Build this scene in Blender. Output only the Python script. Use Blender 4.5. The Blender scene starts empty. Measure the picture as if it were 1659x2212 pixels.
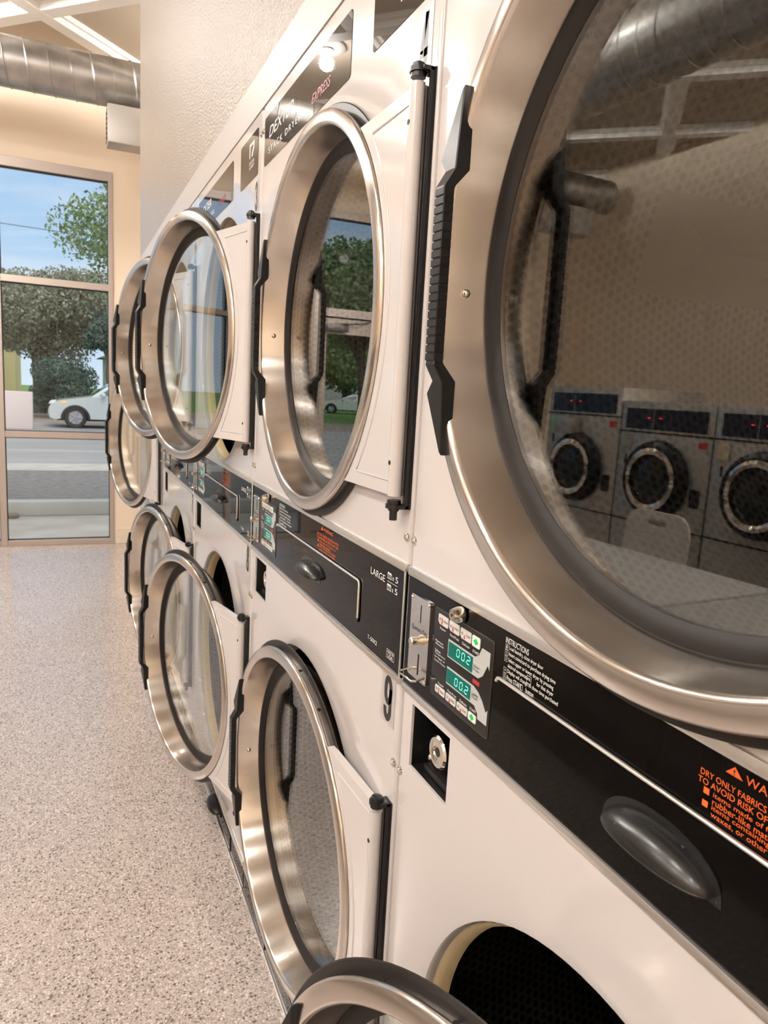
import bpy, bmesh, math, random
from mathutils import Vector, Matrix
from math import pi, sin, cos, radians, sqrt
random.seed(7)
D = bpy.data
COL = bpy.context.scene.collection
SC = bpy.context.scene

# ------------------------------------------------------------------ camera
CAM = (-0.465, 0.0, 1.4829)
YAW, PITCH, ROLL, FPX = 0.4173, -0.1611, 0.0552, 1570.13
fwd = Vector((sin(YAW)*cos(PITCH), cos(YAW)*cos(PITCH), sin(PITCH)))
rgt0 = Vector((cos(YAW), -sin(YAW), 0)); up0 = rgt0.cross(fwd)
rgt = cos(ROLL)*rgt0 + sin(ROLL)*up0; upv = -sin(ROLL)*rgt0 + cos(ROLL)*up0
cd = D.cameras.new('camera'); cam = D.objects.new('camera', cd); COL.objects.link(cam)
M = Matrix((rgt, upv, -fwd)).transposed().to_4x4(); M.translation = Vector(CAM); cam.matrix_world = M
cd.sensor_fit = 'VERTICAL'; cd.sensor_height = 24.0; cd.lens = FPX/2212*24.0
cd.clip_start = 0.02; cd.clip_end = 500
cd.dof.use_dof = True; cd.dof.focus_distance = 1.05; cd.dof.aperture_fstop = 9.0
SC.camera = cam

# ------------------------------------------------------------------ world, lights, exposure
SC.view_settings.view_transform = 'Standard'; SC.view_settings.look = 'None'
SC.view_settings.gamma = 1; SC.view_settings.use_curve_mapping = False
SC.view_settings.exposure = 0.03
SKY_STRENGTH = 1.0
w = D.worlds.new('world'); SC.world = w; w.use_nodes = True
nt = w.node_tree; nt.nodes.clear()
tc = nt.nodes.new('ShaderNodeTexCoord'); sx = nt.nodes.new('ShaderNodeSeparateXYZ'); nt.links.new(tc.outputs['Generated'], sx.inputs[0])
rp = nt.nodes.new('ShaderNodeValToRGB'); nt.links.new(sx.outputs['Z'], rp.inputs[0])
rp.color_ramp.elements[0].position = 0.0; rp.color_ramp.elements[0].color = (.66, .83, .97, 1)
rp.color_ramp.elements[1].position = 0.30; rp.color_ramp.elements[1].color = (.33, .57, .90, 1)
_e = rp.color_ramp.elements.new(.62); _e.color = (1.0, .97, .92, 1)
sun = D.lights.new('sun', 'SUN'); sun.energy = 2.0; sun.angle = radians(35); sun.color = (1, .95, .88); so_ = D.objects.new('sun', sun); COL.objects.link(so_); so_.rotation_euler = (radians(48), 0, radians(12))
mp = nt.nodes.new('ShaderNodeMapping'); mp.inputs['Scale'].default_value = (3, 3, 9); nt.links.new(tc.outputs['Generated'], mp.inputs[0])
nz = nt.nodes.new('ShaderNodeTexNoise'); nz.inputs['Scale'].default_value = 1.3; nz.inputs['Detail'].default_value = 4; nt.links.new(mp.outputs[0], nz.inputs['Vector'])
r2 = nt.nodes.new('ShaderNodeValToRGB'); r2.color_ramp.elements[0].position = .47; r2.color_ramp.elements[1].position = .85; nt.links.new(nz.outputs[0], r2.inputs[0])
mx = nt.nodes.new('ShaderNodeMix'); mx.data_type = 'RGBA'; nt.links.new(r2.outputs[0], mx.inputs[0]); nt.links.new(rp.outputs[0], mx.inputs[6]); mx.inputs[7].default_value = (.88, .93, .97, 1)
bg = nt.nodes.new('ShaderNodeBackground'); nt.links.new(mx.outputs[2], bg.inputs[0]); bg.inputs[1].default_value = SKY_STRENGTH
ow = nt.nodes.new('ShaderNodeOutputWorld'); nt.links.new(bg.outputs[0], ow.inputs[0])

LAMP_W = 88.0
LAMP_COL = (1.0, 0.955, 0.915)
LAMPS = [(-2.25, y) for y in (-2.6, -.95, .7, 2.35, 4.0)] + [(-1.38, 5.68), (-2.65, 5.68), (.75, 5.95)] + [(-4.4, y) for y in (-2.6, -.95, .7, 2.35)]  # last two of the middle group are added, unseen, to brighten the window wall
CEIL = 4.03

# ------------------------------------------------------------------ materials
def N(nt, t, **kw):
    n = nt.nodes.new(t)
    for k, v in kw.items(): setattr(n, k, v)
    return n
def mat(name, col, rough=.5, metal=0., spec=.5, coat=0., emit=None, es=0., aniso=0., alpha=None):
    m = D.materials.new(name); m.use_nodes = True
    b = m.node_tree.nodes['Principled BSDF']
    b.inputs['Base Color'].default_value = (*col, 1); b.inputs['Roughness'].default_value = rough
    b.inputs['Metallic'].default_value = metal; b.inputs['Specular IOR Level'].default_value = spec
    b.inputs['Coat Weight'].default_value = coat
    if emit: b.inputs['Emission Color'].default_value = (*emit, 1); b.inputs['Emission Strength'].default_value = es
    if aniso: b.inputs['Anisotropic'].default_value = aniso
    return m
def noise_col(m, c1, c2, scale=8, lo=.35, hi=.65, detail=3, coord='Object', stretch=None):
    nt = m.node_tree; b = nt.nodes['Principled BSDF']
    t = N(nt, 'ShaderNodeTexCoord'); n = N(nt, 'ShaderNodeTexNoise'); n.inputs['Scale'].default_value = scale; n.inputs['Detail'].default_value = detail
    src = t.outputs[coord]
    if stretch:
        mp = N(nt, 'ShaderNodeMapping'); mp.inputs['Scale'].default_value = stretch; nt.links.new(src, mp.inputs[0]); src = mp.outputs[0]
    nt.links.new(src, n.inputs['Vector'])
    r = N(nt, 'ShaderNodeValToRGB'); r.color_ramp.elements[0].position = lo; r.color_ramp.elements[1].position = hi
    r.color_ramp.elements[0].color = (*c1, 1); r.color_ramp.elements[1].color = (*c2, 1)
    nt.links.new(n.outputs[0], r.inputs[0]); nt.links.new(r.outputs[0], b.inputs['Base Color'])
    return m
def bump(m, scale=50, strength=.2, dist=.01, detail=2, stretch=None):
    nt = m.node_tree; b = nt.nodes['Principled BSDF']
    t = N(nt, 'ShaderNodeTexCoord'); n = N(nt, 'ShaderNodeTexNoise'); n.inputs['Scale'].default_value = scale; n.inputs['Detail'].default_value = detail
    src = t.outputs['Object']
    if stretch:
        mp = N(nt, 'ShaderNodeMapping'); mp.inputs['Scale'].default_value = stretch; nt.links.new(src, mp.inputs[0]); src = mp.outputs[0]
    nt.links.new(src, n.inputs['Vector'])
    bp = N(nt, 'ShaderNodeBump'); bp.inputs['Strength'].default_value = strength; bp.inputs['Distance'].default_value = dist
    nt.links.new(n.outputs[0], bp.inputs['Height']); nt.links.new(bp.outputs[0], b.inputs['Normal'])
    return m

ENAMEL = mat('white_enamel', (.60, .565, .55), .13, spec=.5, coat=.3)
ENAMEL.node_tree.nodes['Principled BSDF'].inputs['Coat Roughness'].default_value = .04
bump(ENAMEL, 90, .02, .002)
STEEL = mat('brushed_steel', (.7, .65, .6), .19, 1., aniso=.85)
_nt = STEEL.node_tree; _t = N(_nt, 'ShaderNodeTangent'); _t.direction_type = 'RADIAL'; _t.axis = 'X'
_nt.links.new(_t.outputs[0], _nt.nodes['Principled BSDF'].inputs['Tangent']); _nt.nodes['Principled BSDF'].inputs['Anisotropic Rotation'].default_value = .25
noise_col(STEEL, (.69, .635, .58), (.77, .715, .66), 7, .3, .7)
STEELB = mat('steel_band', (.42, .38, .34), .25, 1.)
CHROME = mat('chrome', (.80, .77, .70), .08, 1.)
NICKEL = mat('nickel', (.74, .68, .58), .16, 1.)
ALU = mat('aluminium_trim', (.88, .86, .83), .36, 1.)
RUBBER = mat('black_rubber', (.016, .013, .012), .42, spec=.3)
GREYRUB = mat('door_seal_rubber', (.014, .0115, .0105), .5, spec=.25)
PLASTIC = mat('black_plastic', (.009, .0085, .0085), .36, spec=.35)
bump(PLASTIC, 700, .12, .001)
CUP = mat('worn_black_plastic', (.012, .012, .012), .27, spec=.5); noise_col(CUP, (.011, .011, .011), (.17, .16, .14), 75, .70, .74, 5)
BLACK = mat('black_paint', (.008, .008, .008), .3)
VOID = mat('black_recess', (.004, .004, .004), .6)
PANEL = mat('black_gloss_panel', (.002, .0018, .0016), .03, spec=.17)
STICKER = mat('grey_gloss_sticker', (.035, .028, .024), .012, spec=.5)
WHITEP = mat('white_print', (.82, .80, .77), .5)
BLACKP = mat('black_print', (.015, .014, .014), .4)
GREYP = mat('grey_print', (.30, .30, .29), .5)
ORANGE = mat('orange_print', (.80, .13, .02), .5)
REDP = mat('red_print', (.45, .03, .03), .5)
GREENP = mat('green_print', (.02, .50, .10), .5)
KEYPAD = mat('keypad_white', (.62, .60, .57), .45)
LCD = mat('display_teal', (.0, .035, .028), .2, spec=.2, emit=(.0, .22, .155), es=.5)
LED = mat('display_digit', (.3, 1., .75), .3, emit=(.25, 1., .70), es=1.1)
CREAM = mat('cream_felt', (.62, .50, .30), .7)
TILE = mat('number_tile_grey', (.44, .415, .39), .35)

def glass_mat(name, ior, tint):
    m = D.materials.new(name); m.use_nodes = True; nt = m.node_tree; nt.nodes.clear()
    lw = N(nt, 'ShaderNodeLayerWeight'); lw.inputs['Blend'].default_value = .5     # Schlick, same for both faces of the pane
    p5 = N(nt, 'ShaderNodeMath', operation='POWER'); nt.links.new(lw.outputs['Facing'], p5.inputs[0]); p5.inputs[1].default_value = 5
    f0 = ((ior-1)/(ior+1))**2
    f = N(nt, 'ShaderNodeMath', operation='MULTIPLY_ADD'); nt.links.new(p5.outputs[0], f.inputs[0]); f.inputs[1].default_value = 1-f0; f.inputs[2].default_value = f0
    t = N(nt, 'ShaderNodeBsdfTransparent'); t.inputs[0].default_value = (*tint, 1)
    g = N(nt, 'ShaderNodeBsdfGlossy'); g.inputs['Roughness'].default_value = 0.0
    mx = N(nt, 'ShaderNodeMixShader'); o = N(nt, 'ShaderNodeOutputMaterial')
    nt.links.new(f.outputs[0], mx.inputs[0]); nt.links.new(t.outputs[0], mx.inputs[1]); nt.links.new(g.outputs[0], mx.inputs[2]); nt.links.new(mx.outputs[0], o.inputs[0])
    return m
GLASS = glass_mat('door_glass', 2.2, (.96, .97, .95))
PANE = glass_mat('window_glass', 1.35, (.985, .99, .99))

def perforated(name, base, hole, pitch, rad, R, flat=False):
    m = mat(name, base, .35, .9); nt = m.node_tree; b = nt.nodes['Principled BSDF']
    t = N(nt, 'ShaderNodeTexCoord'); s = N(nt, 'ShaderNodeSeparateXYZ'); nt.links.new(t.outputs['Object'], s.inputs[0])
    def mth(op, a, b_=None):
        n = N(nt, 'ShaderNodeMath', operation=op)
        for i, v in enumerate((a, b_)):
            if v is None: continue
            if isinstance(v, (int, float)): n.inputs[i].default_value = v
            else: nt.links.new(v, n.inputs[i])
        return n.outputs[0]
    if flat: u = mth('DIVIDE', s.outputs['Y'], pitch); v = mth('DIVIDE', s.outputs['Z'], pitch*1.732)
    else: u = mth('MULTIPLY', mth('ARCTAN2', s.outputs['Y'], s.outputs['Z']), R/pitch); v = mth('DIVIDE', s.outputs['X'], pitch*1.732)
    def lat(du, dv):
        a = mth('SUBTRACT', mth('FRACT', mth('ADD', u, du)), .5); c = mth('MULTIPLY', mth('SUBTRACT', mth('FRACT', mth('ADD', v, dv)), .5), 1.732)
        return mth('SQRT', mth('ADD', mth('MULTIPLY', a, a), mth('MULTIPLY', c, c)))
    dd = mth('MINIMUM', lat(100, 100), lat(100.5, 100.5))
    k = mth('LESS_THAN', dd, rad/pitch)
    mx = N(nt, 'ShaderNodeMix', data_type='RGBA'); nt.links.new(k, mx.inputs[0]); mx.inputs[6].default_value = (*base, 1); mx.inputs[7].default_value = (*hole, 1)
    nt.links.new(mx.outputs[2], b.inputs['Base Color'])
    bp = N(nt, 'ShaderNodeBump'); bp.inputs['Strength'].default_value = .5; bp.inputs['Distance'].default_value = .002; bp.invert = True
    nt.links.new(mth('MINIMUM', mth('MULTIPLY', dd, 2.2), 1.), bp.inputs['Height']); bp.invert = False
    nt.links.new(bp.outputs[0], b.inputs['Normal'])
    return m
DRUM = perforated('perforated_drum', (.085, .077, .068), (.009, .008, .007), .0165, .0055, .45)
DRUMB = perforated('perforated_drum_back', (.085, .077, .068), (.009, .008, .007), .0165, .0055, .45, True)
LIFT = mat('drum_lifter_steel', (.07, .064, .058), .4, .8)

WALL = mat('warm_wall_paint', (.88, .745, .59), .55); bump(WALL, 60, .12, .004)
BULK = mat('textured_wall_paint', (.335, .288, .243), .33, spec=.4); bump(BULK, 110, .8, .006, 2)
TRIMW = mat('white_trim_paint', (.47, .435, .41), .42, spec=.3)
CEILM = mat('tan_ceiling_panel', (.50, .42, .33), .8)
BEAMW = mat('white_beam_paint', (.88, .84, .79), .5)
FRAME = mat('anodised_frame', (.52, .455, .41), .38, .55)
GASK = mat('window_gasket', (.02, .02, .02), .5)
BASEB = mat('baseboard_paint', (.80, .70, .57), .4)
DUCT = mat('galvanised_steel', (.50, .49, .47), .32, .95); noise_col(DUCT, (.42, .41, .39), (.56, .55, .53), 9)

FLOOR = mat('polished_aggregate_floor', (.7, .6, .55), .22, spec=.5)
def floor_nodes():
    nt = FLOOR.node_tree; b = nt.nodes['Principled BSDF']; t = N(nt, 'ShaderNodeTexCoord')
    base = N(nt, 'ShaderNodeTexNoise'); base.inputs['Scale'].default_value = 3; nt.links.new(t.outputs['Object'], base.inputs['Vector'])
    r0 = N(nt, 'ShaderNodeValToRGB'); r0.color_ramp.elements[0].color = (.53, .455, .41, 1); r0.color_ramp.elements[1].color = (.615, .535, .49, 1)
    nt.links.new(base.outputs[0], r0.inputs[0]); cur = r0.outputs[0]
    for sc, thr, col, seed in ((210, .30, (.34, .27, .24, 1), 0), (95, .19, (.13, .105, .095, 1), 3.3), (300, .27, (.19, .165, .15, 1), 7.7), (130, .19, (.82, .72, .66, 1), 5.1)):
        mp = N(nt, 'ShaderNodeMapping'); mp.inputs['Location'].default_value = (seed, seed*.7, 0); nt.links.new(t.outputs['Object'], mp.inputs[0])
        nzd = N(nt, 'ShaderNodeTexNoise'); nzd.inputs['Scale'].default_value = sc*1.7; nt.links.new(mp.outputs[0], nzd.inputs['Vector'])
        ad = N(nt, 'ShaderNodeMix', data_type='RGBA'); ad.blend_type = 'ADD'; ad.inputs[0].default_value = .012; nt.links.new(mp.outputs[0], ad.inputs[6]); nt.links.new(nzd.outputs['Color'], ad.inputs[7])
        v = N(nt, 'ShaderNodeTexVoronoi'); v.inputs['Scale'].default_value = sc; v.voronoi_dimensions = '2D'; nt.links.new(ad.outputs[2], v.inputs['Vector'])
        wn = N(nt, 'ShaderNodeSeparateColor'); nt.links.new(v.outputs['Color'], wn.inputs[0])
        th = N(nt, 'ShaderNodeMath', operation='MULTIPLY'); nt.links.new(wn.outputs[0], th.inputs[0]); th.inputs[1].default_value = thr*2
        lt = N(nt, 'ShaderNodeMath', operation='LESS_THAN'); nt.links.new(v.outputs['Distance'], lt.inputs[0]); nt.links.new(th.outputs[0], lt.inputs[1])
        pick = N(nt, 'ShaderNodeMath', operation='GREATER_THAN'); nt.links.new(wn.outputs[1], pick.inputs[0]); pick.inputs[1].default_value = .42
        an = N(nt, 'ShaderNodeMath', operation='MULTIPLY'); nt.links.new(lt.outputs[0], an.inputs[0]); nt.links.new(pick.outputs[0], an.inputs[1])
        mx = N(nt, 'ShaderNodeMix', data_type='RGBA'); nt.links.new(an.outputs[0], mx.inputs[0]); nt.links.new(cur, mx.inputs[6]); mx.inputs[7].default_value = col; cur = mx.outputs[2]
    nt.links.new(cur, b.inputs['Base Color'])
    b.inputs['Coat Weight'].default_value = .25; b.inputs['Coat Roughness'].default_value = .16
floor_nodes()

# ------------------------------------------------------------------ mesh helpers
def obj(name, bm, m, parent=None, smooth=True, angle=35, loc=None):
    me = D.meshes.new(name); bmesh.ops.recalc_face_normals(bm, faces=bm.faces[:]); bm.to_mesh(me); bm.free()
    if smooth:
        for p in me.polygons: p.use_smooth = True
        try: me.set_sharp_from_angle(angle=radians(angle))
        except Exception: pass
    me.materials.append(m)
    o = D.objects.new(name, me); COL.objects.link(o)
    if parent: o.parent = parent
    if loc: o.location = loc
    return o
def empty(name, loc=(0, 0, 0), rz=0, parent=None):
    o = D.objects.new(name, None); COL.objects.link(o); o.location = loc; o.rotation_euler = (0, 0, rz); o.empty_display_size = .1
    if parent: o.parent = parent
    return o
def tag(o, label=None, cat=None, group=None, kind=None):
    if label: o['label'] = label
    if cat: o['category'] = cat
    if group: o['group'] = group
    if kind: o['kind'] = kind
    return o
def box(bm, x0, x1, y0, y1, z0, z1, bev=0):
    vs = [bm.verts.new((x, y, z)) for x in (x0, x1) for y in (y0, y1) for z in (z0, z1)]
    fs = [bm.faces.new([vs[i] for i in f]) for f in ((0, 1, 3, 2), (4, 6, 7, 5), (0, 4, 5, 1), (2, 3, 7, 6), (0, 2, 6, 4), (1, 5, 7, 3))]
    if bev:
        es = list({e for f in fs for e in f.edges}); bmesh.ops.bevel(bm, geom=es, offset=bev, segments=2, affect='EDGES', profile=.5)
    return bm
def prism(bm, pts, f0, f1):
    """polygon pts mapped through f0 / f1 into two caps"""
    a = [bm.verts.new(f0(*p)) for p in pts]; b = [bm.verts.new(f1(*p)) for p in pts]; n = len(pts)
    bm.faces.new(a[::-1]); bm.faces.new(b)
    for i in range(n): bm.faces.new((a[i], a[(i+1) % n], b[(i+1) % n], b[i]))
    return bm
def lathe(bm, prof, seg=128, axis='X', closed=True, c=(0, 0, 0), a0=0, a1=2*pi):
    """prof: (r, h) pairs, h along the axis"""
    full = abs(a1-a0-2*pi) < 1e-6; rings = []
    for i in range(seg if full else seg+1):
        a = a0+(a1-a0)*i/seg; ring = []
        for r, h in prof:
            if axis == 'X': p = (h, r*cos(a), r*sin(a))
            elif axis == 'Y': p = (r*cos(a), h, r*sin(a))
            else: p = (r*cos(a), r*sin(a), h)
            ring.append(bm.verts.new((p[0]+c[0], p[1]+c[1], p[2]+c[2])))
        rings.append(ring)
    n = len(prof); m = len(rings)
    for i in range(m if full else m-1):
        A, B = rings[i], rings[(i+1) % m]
        for j in range(n if closed else n-1):
            k = (j+1) % n
            bm.faces.new((A[j], A[k], B[k], B[j]))
    return bm
def cyl(bm, p0, p1, r0, r1=None, seg=20, cap=True):
    r1 = r0 if r1 is None else r1; p0 = Vector(p0); p1 = Vector(p1); d = (p1-p0).normalized()
    a = d.orthogonal().normalized(); b = d.cross(a)
    A = [bm.verts.new(p0+(a*cos(2*pi*i/seg)+b*sin(2*pi*i/seg))*r0) for i in range(seg)]
    B = [bm.verts.new(p1+(a*cos(2*pi*i/seg)+b*sin(2*pi*i/seg))*r1) for i in range(seg)]
    for i in range(seg): bm.faces.new((A[i], A[(i+1) % seg], B[(i+1) % seg], B[i]))
    if cap: bm.faces.new(A[::-1]); bm.faces.new(B)
    return bm
def tube(bm, pts, r, seg=10):
    pts = [Vector(p) for p in pts]; rr = r if isinstance(r, (list, tuple)) else [r]*len(pts); prev = None; a = None
    for i, p in enumerate(pts):
        t = (pts[min(i+1, len(pts)-1)]-pts[max(i-1, 0)]).normalized()
        a = t.orthogonal().normalized() if a is None else (a-t*a.dot(t)).normalized()
        b = t.cross(a); ring = [bm.verts.new(p+(a*cos(2*pi*k/seg)+b*sin(2*pi*k/seg))*rr[i]) for k in range(seg)]
        if prev:
            for k in range(seg): bm.faces.new((prev[k], prev[(k+1) % seg], ring[(k+1) % seg], ring[k]))
        else: bm.faces.new(ring[::-1])
        prev = ring
    bm.faces.new(prev); return bm
def ell(bm, c, r, u=20, v=12):
    bmesh.ops.create_uvsphere(bm, u_segments=u, v_segments=v, radius=1, matrix=Matrix.Translation(c) @ Matrix.Diagonal((*r, 1)))
    return bm
_fc = D.curves.new('lettering_font', 'FONT'); _fo = D.objects.new('lettering_font', _fc)
def glyphs(bm, text, put, box4, shear=0., space=1.0, bold=0.):
    """text fitted in box4=(u0,v0,u1,v1); put(u,v)->3d"""
    _fc.body = text; _fc.size = 1; _fc.space_character = space; _fc.shear = shear; _fc.resolution_u = 3; _fc.offset = bold
    me = D.meshes.new_from_object(_fo); vs = [v.co for v in me.vertices]
    if not vs: return
    x0 = min(v.x for v in vs); x1 = max(v.x for v in vs); y0 = min(v.y for v in vs); y1 = max(v.y for v in vs)
    u0, v0, u1, v1 = box4
    nv = [bm.verts.new(put(u0+(v.x-x0)/(x1-x0)*(u1-u0), v0+(v.y-y0)/(y1-y0)*(v1-v0))) for v in vs]
    for p in me.polygons:
        try: bm.faces.new([nv[i] for i in p.vertices])
        except ValueError: pass
    D.meshes.remove(me)
def rrect(s0, z0, s1, z1, r, n=4):
    out = []
    for (cx, cz, a) in ((s1-r, z1-r, 0), (s0+r, z1-r, 90), (s0+r, z0+r, 180), (s1-r, z0+r, 270)):
        for i in range(n+1):
            t = radians(a+90*i/n); out.append((cx+r*cos(t), cz+r*sin(t)))
    return out

# dryer-local frame: x into the machine, y along the row (far = +), z up; s = distance from the left edge as one faces it
W = .98
def PF(e, w=W): return lambda s, z: (-e, w-s, z)
def flat(bm, pts, e0, e1, w=W): return prism(bm, pts, PF(e0, w), PF(e1, w))
def rect(s0, z0, s1, z1): return [(s0, z0), (s1, z0), (s1, z1), (s0, z1)]

HS, HX, DC, R = .0265, -.0191, .4612, .3774
ZU, ZL = 1.618, .5434
HR = .374

def plate_hole(bm, y0, y1, z0, z1, cy, cz, r, x=0., seg=96):
    angs = [2*pi*i/seg for i in range(seg)] + [math.atan2(z-cz, y-cy) % (2*pi) for y in (y0, y1) for z in (z0, z1)]
    angs = sorted(set(round(a, 5) for a in angs)); I = []; O = []; L = []; B = []; G = []
    for a in angs:
        c, s = cos(a), sin(a); t = 1e9
        if c > 1e-9: t = min(t, (y1-cy)/c)
        if c < -1e-9: t = min(t, (y0-cy)/c)
        if s > 1e-9: t = min(t, (z1-cz)/s)
        if s < -1e-9: t = min(t, (z0-cz)/s)
        O.append(bm.verts.new((x, cy+c*t, cz+s*t)))
        G.append(bm.verts.new((x, cy+c*(r+.010), cz+s*(r+.010))))
        I.append(bm.verts.new((x+.002, cy+c*(r+.003), cz+s*(r+.003))))
        L.append(bm.verts.new((x+.008, cy+c*r, cz+s*r))); B.append(bm.verts.new((x+.018, cy+c*r, cz+s*r)))
    n = len(angs)
    for i in range(n):
        j = (i+1) % n
        for P_, Q_ in ((O, G), (G, I), (I, L), (L, B)): bm.faces.new((P_[i], P_[j], Q_[j], Q_[i]))
def plate_rect(bm, y0, y1, z0, z1, a0, a1, b0, b1, x=0.):
    for (p, q, u, v) in ((y0, y1, z0, b0), (y0, y1, b1, z1), (y0, a0, b0, b1), (a1, y1, b0, b1)):
        bm.faces.new([bm.verts.new(c) for c in ((x, p, u), (x, q, u), (x, q, v), (x, p, v))])
    for (c0, c1) in (((a0, b0), (a1, b0)), ((a1, b0), (a1, b1)), ((a1, b1), (a0, b1)), ((a0, b1), (a0, b0))):
        bm.faces.new([bm.verts.new(c) for c in ((x, *c0), (x, *c1), (x+.004, *c1), (x+.004, *c0))])

def shell(bm, w, z0, z1, depth=.95):
    e = .0035; r = .007
    for y, sgn in ((e, 1), (w-e, -1)):       # rounded vertical edges + sides
        prev = None
        for i in range(5):
            t = pi/2*i/4; x = r-r*cos(t); yy = y+sgn*(r-r*sin(t)) if False else y+sgn*(r*(1-sin(t)))
            cur = [bm.verts.new((r*(1-cos(t)), y+sgn*r*(1-sin(t)), z)) for z in (z0, z1)]
            if prev: bm.faces.new((prev[0], prev[1], cur[1], cur[0]))
            prev = cur
        b = [bm.verts.new((depth, y, z)) for z in (z0, z1)]; bm.faces.new((prev[0], prev[1], b[1], b[0]))
    bm.faces.new([bm.verts.new(c) for c in ((0, e, z1), (0, w-e, z1), (depth, w-e, z1), (depth, e, z1))])
    bm.faces.new([bm.verts.new(c) for c in ((depth, e, z0), (depth, w-e, z0), (depth, w-e, z1), (depth, e, z1))])

# ------------------------------------------------------------------ dryer door (ring centre is the door's origin; -x faces the aisle)
def n2(prof): return [(r, -n) for r, n in prof]
def handle_bm():
    st = []
    def add(z, eo, nb, nf, sh=0.): st.append((z, .310+sh*.4, eo-sh, nb, nf-sh))
    add(.2035, .3125, .000, .0110); add(.200, .3145, -.001, .0125); add(.132, .3455, -.0015, .0165); add(.117, .332, -.0015, .0175); add(.0985, .3310, .0150, .0290); add(.0955, .3310, .0165, .0300)
    z = .0955; n = 20; p = 2*z/n
    for i in range(n):
        zz = z-p*i
        add(zz-.0004, .3310, .0167, .0300); add(zz-p+.0018, .3310, .0167, .0300); add(zz-p+.0014, .3310, .0167, .0300, .0013); add(zz-p+.0004, .3310, .0167, .0300, .0013)
    add(-.0985, .3310, .0150, .0290); add(-.117, .332, -.0015, .0175); add(-.132, .3455, -.0015, .0165); add(-.200, .3145, -.001, .0125); add(-.2035, .3125, .000, .0110)
    bm = bmesh.new(); prev = None
    for z, ei, eo, nb, nf in st:
        b = .0012; ring = [bm.verts.new((-n_, e_, z)) for e_, n_ in ((ei, nb), (ei, nf-b), (ei+b, nf), (eo-b, nf), (eo, nf-b), (eo, nb))]
        if prev:
            for k in range(6): bm.faces.new((prev[k], prev[(k+1) % 6], ring[(k+1) % 6], ring[k]))
        else: bm.faces.new(ring)
        prev = ring
    bm.faces.new(prev); return bm
def door_proto():
    bm = lathe(bmesh.new(), n2([(.3715, -.0165), (.3715, -.0065), (.3762, -.0055), (.3774, -.0030), (.3774, -.0005), (.3764, .0022), (.3740, .0038), (.3560, .0062), (.3525, .0055), (.3502, .0032), (.3490, -.0005), (.3372, -.0530), (.3310, -.0545), (.3310, -.0575), (.3420, -.0545), (.3530, -.0165)]), 160)
    d = obj('door', bm, STEEL, angle=50); d['label'] = 'brushed steel ring door'
    obj('front_gasket', lathe(bmesh.new(), n2([(.3385, -.0535), (.3350, -.0510), (.3290, -.0512), (.3210, -.0545), (.3150, -.0585), (.3150, -.0655), (.3365, -.0655)]), 128), GREYRUB, d)
    obj('rear_gasket', lathe(bmesh.new(), n2([(.3650, -.0150), (.3800, -.0150), (.3880, -.0158), (.3896, -.0172), (.3880, -.0186), (.3650, -.0186)]), 128), RUBBER, d)
    bm2 = bmesh.new(); prev = None
    ring = [[bm2.verts.new((-n_, .3190*cos(2*pi*i/96), .3190*sin(2*pi*i/96))) for i in range(96)] for n_ in (-.0590, -.0625)]
    bm2.faces.new(ring[0]); bm2.faces.new(ring[1][::-1])
    for i in range(96): bm2.faces.new((ring[0][i], ring[0][(i+1) % 96], ring[1][(i+1) % 96], ring[1][i]))
    obj('door_glass', bm2, GLASS, d)
    obj('door_handle', handle_bm(), PLASTIC, d, angle=25)
    # hinge flange: concave white panel between the ring and the hinge tube
    H = .288; ra = .3795; a1 = math.asin(H/ra)
    arc = [(-ra*cos(t), ra*sin(t)) for t in [a1-2*a1*i/32 for i in range(33)]]
    pts = [(-DC+.004, H-.003)] + arc + [(-DC+.004, -H+.003)]
    bm = prism(bmesh.new(), pts, lambda e, z: (.0165, e, z), lambda e, z: (.0015, e, z))
    es = [e for e in bm.edges if e.calc_face_angle(0) > .8]
    bmesh.ops.bevel(bm, geom=es, offset=.0018, segments=2, affect='EDGES')
    q = .020; rb = ra+q; a2 = math.asin((H-q-.004)/rb); xr = -DC+.0215     # pressed bead following the outline
    bead = [(-rb*cos(t), rb*sin(t)) for t in [a2-2*a2*i/28 for i in range(29)]]+[(xr, -H+q+.004), (xr, H-q-.004), (-rb*cos(a2)-.004, H-q-.004)]
    tube(bm, [(.0024, e, z) for e, z in bead], .0026, 8)
    obj('hinge_flange', bm, ENAMEL, d, angle=20)
    bm = bmesh.new(); cyl(bm, (0, -DC, -.2835), (0, -DC, .2835), .0105, seg=28); obj('hinge_tube', bm, ENAMEL, d)
    for z in (.2325, -.2345):
        bm = bmesh.new(); cyl(bm, (-.0102, -DC+.001, z), (-.0108, -DC+.001, z), .0036, seg=16); obj('bolt_hole', bm, VOID, d)
    bm = ell(bmesh.new(), (.027, .3420, -.011), (.0055, .0055, .0055)); obj('rivet', bm, CHROME, d)
    for a in (100, 80, 62, 118, 40, 140):
        bm = bmesh.new(); t = radians(a); c = Vector((.0115, .3715*cos(t), .3715*sin(t))); nn = Vector((0, cos(t), sin(t)))
        cyl(bm, c-nn*.001, c+nn*.0006, .0036, seg=12); obj('vent_hole', bm, VOID, d)
    return d
DOOR = door_proto()
used = [False]
def copy_tree(o, parent=None):
    c = o.copy(); COL.objects.link(c)
    if parent: c.parent = parent
    for ch in list(o.children): copy_tree(ch, c)
    return c
def place_door(root, zc, deg, hs=HS):
    if not used[0]: d = DOOR; used[0] = True
    else: d = copy_tree(DOOR)
    d.parent = root; th = radians(deg)
    d.location = (HX-sin(th)*DC, hs+cos(th)*DC, zc); d.rotation_euler = (0, 0, th)
    return d

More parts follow.
